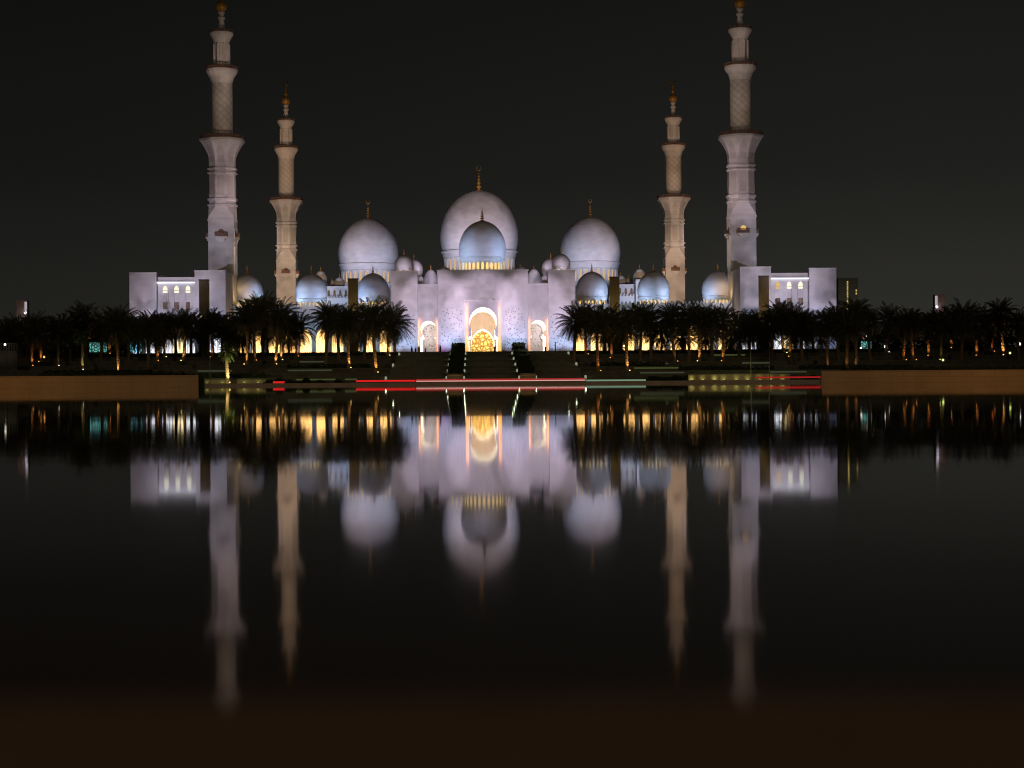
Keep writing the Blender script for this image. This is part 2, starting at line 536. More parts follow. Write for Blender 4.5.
def water_mat():
    mt, t, b = base_mat('pool_water', 0.03, 0.5)
    b.inputs['Base Color'].default_value = (0.055, 0.036, 0.022, 1)
    b.inputs['IOR'].default_value = 1.333
    tcn = t.nodes.new('ShaderNodeTexCoord')
    mp = t.nodes.new('ShaderNodeMapping'); mp.inputs['Scale'].default_value = (0.25, 0.6, 1)
    n = t.nodes.new('ShaderNodeTexNoise'); n.inputs['Scale'].default_value = 1.0; n.inputs['Detail'].default_value = 3
    bn = t.nodes.new('ShaderNodeBump'); bn.inputs['Strength'].default_value = 0.02; bn.inputs['Distance'].default_value = 0.08
    t.links.new(tcn.outputs['Object'], mp.inputs[0]); t.links.new(mp.outputs[0], n.inputs['Vector'])
    t.links.new(n.outputs[0], bn.inputs['Height']); t.links.new(bn.outputs[0], b.inputs['Normal'])
    # breeze ruffles the water near the ledge; it lies calmer far out
    sp = t.nodes.new('ShaderNodeSeparateXYZ')
    lg = t.nodes.new('ShaderNodeMath'); lg.operation = 'LOGARITHM'; lg.inputs[1].default_value = 10
    mr = t.nodes.new('ShaderNodeMapRange')
    mr.inputs[1].default_value, mr.inputs[2].default_value = 0.2, 1.9
    mr.inputs[3].default_value, mr.inputs[4].default_value = 0.054, 0.006
    t.links.new(tcn.outputs['Object'], sp.inputs[0]); t.links.new(sp.outputs[1], lg.inputs[0])
    t.links.new(lg.outputs[0], mr.inputs[0]); t.links.new(mr.outputs[0], b.inputs['Roughness'])
    mr2 = t.nodes.new('ShaderNodeMapRange')
    mr2.inputs[1].default_value, mr2.inputs[2].default_value = 0.45, 0.8
    mr2.inputs[3].default_value, mr2.inputs[4].default_value = 1.20, 1.36
    t.links.new(lg.outputs[0], mr2.inputs[0]); t.links.new(mr2.outputs[0], b.inputs['IOR'])
    return mt


M['water'] = water_mat()

# ------------------------------------------------------------------ ground and water
STEP_D = [350, 362, 374, 386, 398, 410, 422]
STEP_Z = [1.5, 2.5, 3.6, 4.7, 5.8, 6.9, 8.0]
STAIR_X = 20.6


def ground_z(d):
    z = 0.45
    for a, b in zip(STEP_D, STEP_Z):
        if d >= a:
            z = b
    return z


mb = MB()
mb.quad((-700, 0.7, 0), (700, 0.7, 0), (700, 330.2, 0), (-700, 330.2, 0))
struct('water', mb, M['water'])

mb = MB()
for x0, x1, stepped in ((-2500, -STAIR_X, True), (-STAIR_X, STAIR_X, False), (STAIR_X, 2500, True)):
    prof = [(330, -2), (330, 0.45)]
    if stepped:
        z = 0.45
        for a, b in zip(STEP_D, STEP_Z):
            prof += [(a, z), (a, b)]
            z = b
    else:
        prof += [(424.9, 0.45), (424.9, 8.0)]
    prof += [(485, 8.0), (5000, 8.0)]
    for (ya, za), (yb, zb) in zip(prof, prof[1:]):
        mb.quad((x0, ya, za), (x1, ya, za), (x1, yb, zb), (x0, yb, zb))
struct('ground', mb, M['lawn'])

mb = MB()   # paved plateau in front of the mosque and promenade along the water
mb.quad((-140, 427, 8.004), (140, 427, 8.004), (140, 484.9, 8.004), (-140, 484.9, 8.004))
mb.quad((-140, 330.6, 0.454), (140, 330.6, 0.454), (140, 345, 0.454), (-140, 345, 0.454))
struct('pavement', mb, M['paving'])

# side platforms beside the pool
mb = MB()
for sx, xi in ((-1, 37.6), (1, 43.6)):
    a = [(sx * xi, 222.6), (sx * (xi + 26), 330.0), (sx * 700, 330.0), (sx * 700, 222.6)]
    n = len(mb.v)
    mb.v += [(x, y, 1.35) for x, y in a] + [(x, y, -1.0) for x, y in a]
    mb.f += [(n, n + 1, n + 2, n + 3), (n, n + 4, n + 5, n + 1), (n, n + 3, n + 7, n + 4)]
struct('garden_platform_ground', mb, M['lawn'])


def pool_wall(x0, x1, joint, label, side):
    t = thing('pool_wall', ((x0 + x1) / 2, 222.2, 0), label, 'wall', 'brown walls at the pool sides')
    q = MB(); q.box(x0, x1, 221.95, 222.5, -0.8, 1.42)
    part(t, 'wall_face', q, M['stone_brown'])
    q = MB()
    xs = [x0, joint, x1] if joint else [x0, x1]
    for a, b in zip(xs, xs[1:]):
        q.box(a + 0.02, b - 0.02, 221.85, 222.6, 1.423, 1.58)
    part(t, 'coping', q, M['stone_brown'])
    return t


pool_wall(-95, P(198.5, 380, 222).x, P(19, 380, 222).x, 'long low brown wall along the left shore of the pool', -1)
pool_wall(P(821.5, 380, 222).x, 100, None, 'long low brown wall along the right shore of the pool', 1)

t = thing('stone_ledge', (CAMX, 0.5, 0), 'dark brown blurred stone ledge across the bottom of the picture', 'ledge')
mb = MB(); mb.box(-30, 30, -12, 0.985, -0.6, 0.118)
part(t, 'ledge_slab', mb, M['ledge'])

mb = MB(); mb.box(-95, 95, 329.6, 330.5, -1.5, 0.50)
q = tag(link('quay_edge', mb.mesh('quay_edge', M['quay'], off=(0, 330, 0)), None, (0, 330, 0)),
        'straight dark stone edge at the far side of the pool', 'edge')

# ------------------------------------------------------------------ arches, domes, finials
def pointed(wd, z0, zs, zt, n=9):
    pr = [(z0, wd), (zs, wd)]
    for i in range(1, n + 1):
        u = i / n
        pr.append((zs + (zt - zs) * u, wd * max(0.0, (1 - u ** 2.0)) ** 0.62))
    return pr


def keyhole(a, z0, zi, b, Rr, zc, n=14):
    pr = [(z0, a), (zi, a), (zi + 0.25, b), (zi + 0.5, b)]
    z1 = zc - math.sqrt(max(0, Rr * Rr - b * b))
    if z1 > zi + 0.5:
        pr.append((z1, b))
    t0 = math.asin(max(-1, (max(z1, zi + 0.5) - zc) / Rr))
    for i in range(1, n + 1):
        th = t0 + (math.pi / 2 - t0) * i / n
        pr.append((zc + Rr * math.sin(th) * (1.0 if th < 0 else 1.06), Rr * math.cos(th)))
    pr[-1] = (pr[-1][0], 0.0)
    return pr


def arched_wall(mb, x0, x1, xc, y, prof, z1):
    for (za, wa), (zb, wb) in zip(prof, prof[1:]):
        mb.quad((x0, y, za), (xc - wa, y, za), (xc - wb, y, zb), (x0, y, zb))
        mb.quad((xc + wa, y, za), (x1, y, za), (x1, y, zb), (xc + wb, y, zb))
    zt = prof[-1][0]
    if z1 > zt:
        mb.quad((x0, y, zt), (x1, y, zt), (x1, y, z1), (x0, y, z1))


def soffit(mb, xc, y0, y1, prof):
    for s in (-1, 1):
        for (za, wa), (zb, wb) in zip(prof, prof[1:]):
            mb.quad((xc + s * wa, y0, za), (xc + s * wa, y1, za), (xc + s * wb, y1, zb), (xc + s * wb, y0, zb))


def arch_panel(mb, xc, y, prof):
    for (za, wa), (zb, wb) in zip(prof, prof[1:]):
        mb.quad((xc - wa, y, za), (xc + wa, y, za), (xc + wb, y, zb), (xc - wb, y, zb))


def dome_profile(r, z0, z1, n=22, tw=0.22, neck=0.94):
    pr = []
    for i in range(n + 1):
        t = i / n
        t = t if t < tw else tw + (1 - tw) * math.sin((t - tw) / (1 - tw) * math.pi / 2)
        if t < tw:
            x = r * (1 - (1 - neck) * ((tw - t) / tw) ** 2)
        else:
            u = (t - tw) / (1 - tw)
            x = r * max(0.0, 1 - u ** 2.05) ** 0.535
        pr.append((max(x, 0.02), z0 + (z1 - z0) * t))
    return pr


def finial_prof(z, h, r):
    pr = [(r * 1.6, z - 0.1 * h), (r * 1.1, z + 0.02 * h), (r * 0.3, z + 0.08 * h)]
    for c, b in ((0.18, 1.0), (0.36, 0.8), (0.53, 0.62), (0.68, 0.45)):
        for k in range(-3, 4):
            th = k / 3 * 1.25
            pr.append((max(r * 0.2, r * b * math.cos(th)), z + c * h + 0.075 * h * math.sin(th)))
    pr += [(r * 0.15, z + 0.78 * h), (r * 0.06, z + h)]
    return pr


def crescent(mb, x, y, z, r):
    n = 18
    pts, rad = [], []
    for i in range(n + 1):
        a = R(-240 + 300 * i / n)
        pts.append((x + r * math.cos(a), y, z + r * math.sin(a)))
        rad.append(0.10 * r + 0.18 * r * math.sin(math.pi * i / n))
    mb.tube(pts, rad, 6)


WIN_MESH = {}


def drum_window_mesh(wd, h, mat):
    key = (round(wd, 2), round(h, 2), mat.name)
    if key not in WIN_MESH:
        q = MB()
        pr = pointed(wd / 2, 0, h * 0.62, h, 5)
        arch_panel(q, 0, 0, pr)
        WIN_MESH[key] = q.mesh('window', mat)
    return WIN_MESH[key]


def dome(root, cx, cy, r, z_base, z_ring, z_apex, h_fin, nwin=20, glow='drum_glow', with_cres=False, seg=40, win=True, fin_r=None, label=None):
    """Dome part with drum, windows and finial as its sub-parts."""
    mb = MB()
    mb.lathe(dome_profile(r, z_ring, z_apex), seg, (cx, cy), cap_bot=False)
    d = part(root, 'dome', mb, M['marble_smooth'], smooth=True)
    if label: d['label'] = label
    rd = r * 0.90
    k = r / 6.0
    mb = MB()
    hd = z_ring - z_base
    pr = [(rd * 1.04, z_base), (rd * 1.04, z_base + 0.10 * hd), (rd * 0.97, z_base + 0.12 * hd), (rd * 0.97, z_base + 0.66 * hd),
          (rd * 1.03, z_base + 0.70 * hd), (rd * 1.06, z_base + 0.90 * hd), (r * 0.985, z_base + 0.93 * hd), (r * 0.985, z_ring - 0.03 * hd), (r * 0.93, z_ring)]
    mb.lathe(pr, seg, (cx, cy))
    if win:
        for i in range(nwin):
            a = 2 * math.pi * (i + 0.5) / nwin
            rr = rd * 0.985
            mb.lathe([(0.16 * k, z_base + 0.11 * hd), (0.12 * k, z_base + 0.16 * hd), (0.12 * k, z_base + 0.58 * hd), (0.2 * k, z_base + 0.655 * hd)],
                     6, (cx + rr * math.cos(a), cy + rr * math.sin(a)))
    part(root, 'drum', mb, M['marble_smooth'], d, True)
    if win:
        wm = drum_window_mesh(2 * math.pi * rd / nwin * (0.58 if r < 8 else 0.40), hd * 0.50, M[glow])
        for i in range(nwin):
            a = 2 * math.pi * i / nwin
            if math.sin(a) > 0.35:
                continue
            rr = rd * 0.97 + 0.02
            link('window', wm, d, Vector((cx + rr * math.cos(a), cy + rr * math.sin(a), z_base + 0.13 * hd)) - root.location, a + math.pi / 2)
    mb = MB()
    fr = (fin_r or r * 0.06) * 1.5
    mb.lathe(finial_prof(z_apex, h_fin * (0.82 if with_cres else 1.0), fr), 10, (cx, cy))
    if with_cres:
        crescent(mb, cx, cy, z_apex + h_fin * 0.90, h_fin * 0.09)
    part(root, 'finial', mb, M['gold'], d, True)
    return d


def merlons(mb, x0, x1, y, z, wd=0.55, gap=0.5, h=0.8, th=0.35):
    x = x0 + gap / 2
    while x + wd <= x1:
        n = len(mb.v)
        for yy in (y, y + th):
            mb.v += [(x, yy, z), (x + wd, yy, z), (x + wd, yy, z + h * 0.5), (x + wd / 2, yy, z + h), (x, yy, z + h * 0.5)]
        mb.f += [tuple(n + i for i in range(5)), tuple(n + 9 - i for i in range(5))]
        for i in range(5):
            j = (i + 1) % 5
            mb.f.append((n + i, n + 5 + i, n + 5 + j, n + j))
        x += wd + gap


# ------------------------------------------------------------------ entrance gate
G = thing('entrance_gate', (0, 440, 8), 'pale marble entrance gate with glowing arches and a blue domed centre, above the stairs', 'gate building')
TOPC = 29.2
main_prof = keyhole(3.72, 8.0, 12.1, 3.05, 3.55, 16.0)
side_prof = keyhole(2.0, 8.0, 12.1, 1.55, 2.05, 14.25)
# centre block, front plane at 438; two upright light slots frame the portal
XS0, XS1, ZS = 3.78, 4.66, 21.4
mb = MB()
arched_wall(mb, -XS0, XS0, 0, 438, main_prof, ZS)
for s in (-1, 1):
    mb.quad((s * XS1, 438, 8), (s * 11.65, 438, 8), (s * 11.65, 438, ZS), (s * XS1, 438, ZS))
    mb.quad((s * XS0, 438.9, 8), (s * XS1, 438.9, 8), (s * XS1, 438.9, ZS), (s * XS0, 438.9, ZS))
    mb.quad((s * XS0, 438, 8), (s * XS0, 438.9, 8), (s * XS0, 438.9, ZS), (s * XS0, 438, ZS))
    mb.quad((s * XS1, 438, 8), (s * XS1, 438.9, 8), (s * XS1, 438.9, ZS), (s * XS1, 438, ZS))
    mb.quad((s * XS0, 438, ZS), (s * XS1, 438, ZS), (s * XS1, 438.9, ZS), (s * XS0, 438.9, ZS))
    mb.quad((s * 11.65, 438, 8), (s * 11.65, 492, 8), (s * 11.65, 492, TOPC), (s * 11.65, 438, TOPC))
mb.quad((-11.65, 438, ZS), (11.65, 438, ZS), (11.65, 438, TOPC), (-11.65, 438, TOPC))
mb.quad((-11.65, 438, TOPC), (11.65, 438, TOPC), (11.65, 492, TOPC), (-11.65, 492, TOPC))
mb.quad((-11.65, 492, 8), (11.65, 492, 8), (11.65, 492, TOPC), (-11.65, 492, TOPC))
part(G, 'centre_block', mb, M['marble'])
mb = MB()
mb.box(-11.85, 11.85, 437.8, 438.6, TOPC + 0.003, TOPC + 0.3)
part(G, 'cornice', mb, M['marble_trim'])
# main passage and its end wall with the smaller arch and the lit lattice
AW = MB(); soffit(AW, 0, 438.0, 468, main_prof)
aw = part(G, 'archway', AW, M['marble_smooth'])
door_prof = pointed(3.25, 8.0, 10.6, 15.2)
mb = MB(); arched_wall(mb, -3.9, 3.9, 0, 468, door_prof, 20.2)
part(G, 'end_wall', mb, M['endwall'], aw)
mb = MB(); soffit(mb, 0, 468.0, 488, door_prof)
part(G, 'inner_arch', mb, M['marble_smooth'], aw)
mb = MB(); arch_panel(mb, 0, 488, pointed(3.25, 8.0, 10.6, 15.2))
part(G, 'lattice_door', mb, M['door_glass'], aw)
mb = MB()
mb.box(-4.9, 4.9, 437.8, 437.997, 21.41, 21.75)
for s in (-1, 1):
    mb.box(s * 4.82 - 0.12, s * 4.82 + 0.12, 437.8, 437.997, 8, 21.4)
part(G, 'portal_frame', mb, M['marble_trim'])
for s in (-1, 1):
    area((s * 4.22, 438.06, 14.2), (0, 1, 0), (1.0, 0.36, 0.08), 0.85, 0.5, 12.4)
    area((s * 4.22, 438.10, 10.2), (0, 1, 0), (1.0, 0.38, 0.09), 0.65, 0.5, 4.0)
    mb = MB(); mb.quad((s * 8.15 - 2.7, 437.985, 8.3), (s * 8.15 + 2.7, 437.985, 8.3), (s * 8.15 + 2.7, 437.985, 19.5), (s * 8.15 - 2.7, 437.985, 19.5))
    part(G, 'inlay_panel', mb, M['inlay'])
# linear lamps let into the passage floors
area((0, 448.5, 8.12), (0, 0, 1), (1.0, 0.86, 0.62), 7.0, 5.4, 19)
area((0, 475, 8.12), (0, 0, 1), (1.0, 0.84, 0.58), 4.5, 4.6, 12)

for s in (-1, 1):
    # side bay
    mb = MB()
    xi, xo, xc = sorted((s * 11.65, s * 16.8))[0], sorted((s * 11.65, s * 16.8))[1], s * 14.25
    arched_wall(mb, xi, xo, xc, 440.5, side_prof, 25.7)
    mb.quad((xi, 440.5, 25.7), (xo, 440.5, 25.7), (xo, 474, 25.7), (xi, 474, 25.7))
    part(G, 'side_bay', mb, M['marble'])
    mb = MB(); mb.box(xi + 0.01, xo - 0.01, 440.3, 440.9, 25.703, 26.0)
    part(G, 'cornice', mb, M['marble_trim'])
    mb = MB(); soffit(mb, xc, 440.5, 470, side_prof)
    aw = part(G, 'archway', mb, M['marble_smooth'])
    mb = MB(); mb.quad((xc - 2.2, 470, 8), (xc + 2.2, 470, 8), (xc + 2.2, 470, 17.2), (xc - 2.2, 470, 17.2))
    part(G, 'inlay_panel', mb, M['inlay'], aw)
    area((xc, 463, 13.0), (0, 1, -0.35), LAV, 1.1, 2.6, 2.0)  # added unseen lamp; stands in for flood light spilling onto the end panel
    area((xc, 449.5, 8.12), (0, 0, 1), (1.0, 0.86, 0.62), 7.5, 3.2, 17)
    for k in (-1, 1):
        mb = MB(); mb.box(xc + k * 2.38 - 0.17, xc + k * 2.38 + 0.17, 440.3, 440.497, 8, 17.6)
        part(G, 'pilaster', mb, M['marble_trim'])
        area((xc + k * 2.36, 439.7, 12.4), (0, 1, 0), (1.0, 0.36, 0.08), 1.8, 0.22, 8.6)
    # flanking tower
    x0, x1 = sorted((s * 16.8, s * 23.7))
    mb = MB(); mb.box(x0, x1, 437, 474, 8, 28.9, False)
    tw = part(G, 'tower', mb, M['marble'])
    mb = MB(); mb.box(x0 - 0.15, x1 + 0.15, 436.85, 437.6, 28.903, 29.2)
    part(G, 'cornice', mb, M['marble_trim'], tw)
    mb = MB(); mb.quad((x0 + 0.7, 436.985, 8.3), (x1 - 0.7, 436.985, 8.3), (x1 - 0.7, 436.985, 18.0), (x0 + 0.7, 436.985, 18.0))
    part(G, 'inlay_panel', mb, M['inlay'], tw)
    mb = MB(); mb.box(min(s * 15.7, s * 16.79), max(s * 15.7, s * 16.79), 446, 452, 25.705, 28.2)
    part(G, 'roof_block', mb, M['marble'])
    # small roof domes
    dome(G, s * 20.6, 446, 2.45, 28.9, 30.5, 34.0, 1.6, 12, win=True, glow='drum_glow_soft' if False else 'drum_glow_soft', seg=28)
    dome(G, s * 18.6, 462, 2.45, 28.9, 30.5, 34.0, 1.6, 12, win=False, seg=28)
    dome(G, s * 13.9, 458, 1.95, 25.7, 26.3, 30.9, 1.5, 10, win=False, seg=24)
    dome(G, s * 10.4, 466, 1.9, 29.2, 29.4, 32.2, 0.9, 10, win=False, seg=24)
dome(G, 0, 452, 6.25, 29.7, 33.6, 43.4, 3.5, 28, seg=48, label='large blue lit dome over the centre block')

# ------------------------------------------------------------------ arcades either side of the gate
for s in (-1, 1):
    side = 'left' if s < 0 else 'right'
    A = thing('arcade', (s * 45, 450, 8), 'long marble arcade with three domes ' + ('left' if s < 0 else 'right') + ' of the entrance gate', 'arcade', 'domed arcades beside the gate')
    mb = MB(); sf = MB()
    nb, xa, xb = 10, 23.75, 66.0
    bw = (xb - xa) / nb
    for i in range(nb):
        u0, u1 = sorted((s * (xa + i * bw), s * (xa + (i + 1) * bw)))
        xc = (u0 + u1) / 2
        pr = pointed(1.55, 8.0, 11.6, 15.0)
        arched_wall(mb, u0, u1, xc, 450, pr, 20.6)
        soffit(sf, xc, 450, 452, pr)
    area((s * 45, 458.5, 8.12), (0, 0, 1), (1.0, 0.56, 0.17), 3.8, 41, 4.5)
    part(A, 'front_wall', mb, M['marble'])
    part(A, 'arches', sf, M['marble_smooth'])
    mb = MB()
    x0, x1 = sorted((s * xa, s * xb))
    mb.quad((x0, 462, 8), (x1, 462, 8), (x1, 462, 20.6), (x0, 462, 20.6))
    mb.quad((x0, 450, 20.6), (x1, 450, 20.6), (x1, 480, 20.6), (x0, 480, 20.6))
    mb.quad((x0, 450.02, 16.6), (x1, 450.02, 16.6), (x1, 462, 16.6), (x0, 462, 16.6))
    part(A, 'back_wall', mb, M['marble_smooth'])
    mb = MB(); mb.box(x0, x1, 449.7, 450.2, 20.603, 20.95)
    merlons(mb, x0, x1, 449.75, 20.95)
    part(A, 'parapet', mb, M['marble_trim'])
    for k, xd in enumerate((29.8, 46.6, 64.1)):
        dome(A, s * xd, 463, 4.4, 20.6, 23.5, 30.4, 2.3, 24, seg=40)

# ------------------------------------------------------------------ corner wings
for s in (-1, 1):
    side = 'left' if s < 0 else 'right'
    W = thing('corner_building', (s * 78.6, 440, 8), 'flat roofed white building with three arched windows before the tall ' + side + ' minaret',
              'building', 'flat roofed corner buildings')
    mb = MB(); x0, x1 = sorted((s * 84.5, s * 91.5)); mb.box(x0, x1, 440, 470, 8, 29.3, False)
    part(W, 'end_block', mb, M['marble'])
    mb = MB(); mb.box(x0 - 0.1, x1 + 0.1, 439.9, 440.4, 29.303, 29.5); part(W, 'coping', mb, M['marble_trim'])
    mb = MB(); x0, x1 = sorted((s * 66.5, s * 74.5)); mb.box(x0, x1, 439.4, 466, 8, 29.7, False)
    part(W, 'inner_block', mb, M['marble'])
    mb = MB(); mb.box(x0 - 0.1, x1 + 0.1, 439.3, 439.8, 29.703, 29.9); part(W, 'coping', mb, M['marble_trim'])
    mb = MB(); x0, x1 = sorted((s * 74.5, s * 84.5)); mb.box(x0, x1, 441, 470, 8, 28.3, False)
    part(W, 'middle_bay', mb, M['marble'])
    mb = MB(); mb.box(x0 + 0.05, x1 - 0.05, 440.6, 440.99, 27.0, 27.28); part(W, 'cornice', mb, M['marble_trim'])
    mb = MB(); mb.box(x0 + 0.05, x1 - 0.05, 440.55, 440.8, 26.75, 26.95); part(W, 'cornice_light', mb, M['cornice_light'])
    for k in range(3):
        xw = s * (76.5 + 2.95 * k)
        mb = MB(); mb.box(xw - 0.75, xw - 0.62, 440.8, 440.998, 19.6, 24.2); mb.box(xw + 0.62, xw + 0.75, 440.8, 440.998, 19.6, 24.2)
        mb.box(xw - 0.7, xw + 0.7, 440.78, 440.998, 19.4, 19.6)
        wf = part(W, 'window', mb, M['marble_trim'])
        mb = MB(); arch_panel(mb, xw, 440.98, pointed(0.6, 24.2, 25.0, 26.1))
        part(W, 'arched_pane', mb, M['window_amber'] if (s > 0 and k == 0) else M['window_glow'], wf)
        # bar across the arched pane
        mb = MB(); mb.box(xw - 0.6, xw + 0.6, 440.90, 440.96, 24.75, 24.9)
        part(W, 'glazing_bar', mb, M['marble_trim'], wf)
        mb = MB(); mb.box(xw - 0.58, xw + 0.58, 440.9, 440.995, 20.0, 21.8)
        part(W, 'lower_pane', mb, M['glass_dark'], wf)
    # lit ground floor glazing
    for xg, wd, mt in ((68.2, 1.3, 'glazing_white'), (71.2, 1.0, 'glazing_white'), (76.2, 1.5, 'glazing_white'), (79.2, 1.6, 'glazing_warm'),
                       (82.0, 1.4, 'glazing_white'), (86.5, 1.5, 'glazing_white')):
        yy = 439.37 if xg < 74 else (440.97 if xg < 84 else 439.97)
        mb = MB(); mb.quad((s * xg - wd, yy, 8.6), (s * xg + wd, yy, 8.6), (s * xg + wd, yy, 12.2), (s * xg - wd, yy, 12.2))
        g = part(W, 'ground_floor_window', mb, M[mt])
        mb = MB()
        for q in (-1.0, -0.34, 0.34, 1.0):
            mb.box(s * xg + q * wd - 0.06, s * xg + q * wd + 0.06, yy - 0.14, yy - 0.01, 8.5, 12.3)
        mb.box(s * xg - wd - 0.06, s * xg + wd + 0.06, yy - 0.15, yy - 0.005, 12.21, 12.4)
        part(W, 'frame', mb, M['marble_trim'], g)

# ------------------------------------------------------------------ prayer hall with three great domes
H = thing('prayer_hall', (0, 714, 8), 'large prayer hall with three great white domes rising behind the entrance gate', 'mosque')
mb = MB(); mb.box(-60, 60, 696, 760, 8, 38.5, False); part(H, 'wall', mb, M['marble'])
mb = MB(); mb.box(-17.5, 17.5, 697, 735, 38.503, 46.0, False); part(H, 'raised_roof', mb, M['marble'])
for s in (-1, 1):
    mb = MB(); mb.box(s * 46.6 - 14, s * 46.6 + 14, 697.5, 732, 38.504, 41.5, False); part(H, 'raised_roof', mb, M['marble'])
dome(H, 0, 715, 16.4, 45.9, 55.7, 81.2, 10.6, 32, 'drum_glow_soft', True, 64, fin_r=0.75, label='largest dome of all, topped by a gold crescent')
for s in (-1, 1):
    dome(H, s * 46.7, 715, 12.65, 41.4, 50.6, 69.8, 7.6, 28, 'drum_glow_soft', True, 56, fin_r=0.58)
    x0, x1 = sorted((s * 49.5, s * 58.0))
    mb = MB(); mb.box(x0, x1, 640, 655, 8, 36.8, False)
    b = part(H, 'side_block', mb, M['marble'])
    mb = MB(); mb.box(x0 - 0.2, x1 + 0.2, 639.8, 640.3, 36.803, 37.1); merlons(mb, x0 - 1, x1 + 1, 637.6, 32.6, 0.6, 0.6, 0.9)
    mb.box(x0 - 1.2, x1 + 1.2, 637.5, 639.7, 30.0, 32.6)
    part(H, 'parapet', mb, M['marble_trim'], b)
    for k in range(4):
        xw = x0 + 1.0 + k * 2.15
        mb = MB(); arch_panel(mb, xw, 639.98, pointed(0.45, 33.4, 34.6, 35.8)); part(H, 'window', mb, M['glass_dark'], b)
    mb = MB(); x2, x3 = sorted((s * 57.8, s * 61.2)); mb.box(x2, x3, 632, 650, 8, 38.4, False)
    part(H, 'side_block', mb, M['marble'])
    dome(H, s * 60.0, 640, 2.3, 38.4, 38.8, 43.0, 1.6, 10, win=False, seg=24)
    dome(H, s * 53.6, 648, 2.1, 36.8, 37.4, 41.0, 1.4, 10, win=False, seg=24)
    dome(H, s * 57.0, 652, 1.8, 36.8, 37.4, 40.4, 1.4, 10, win=False, seg=24)

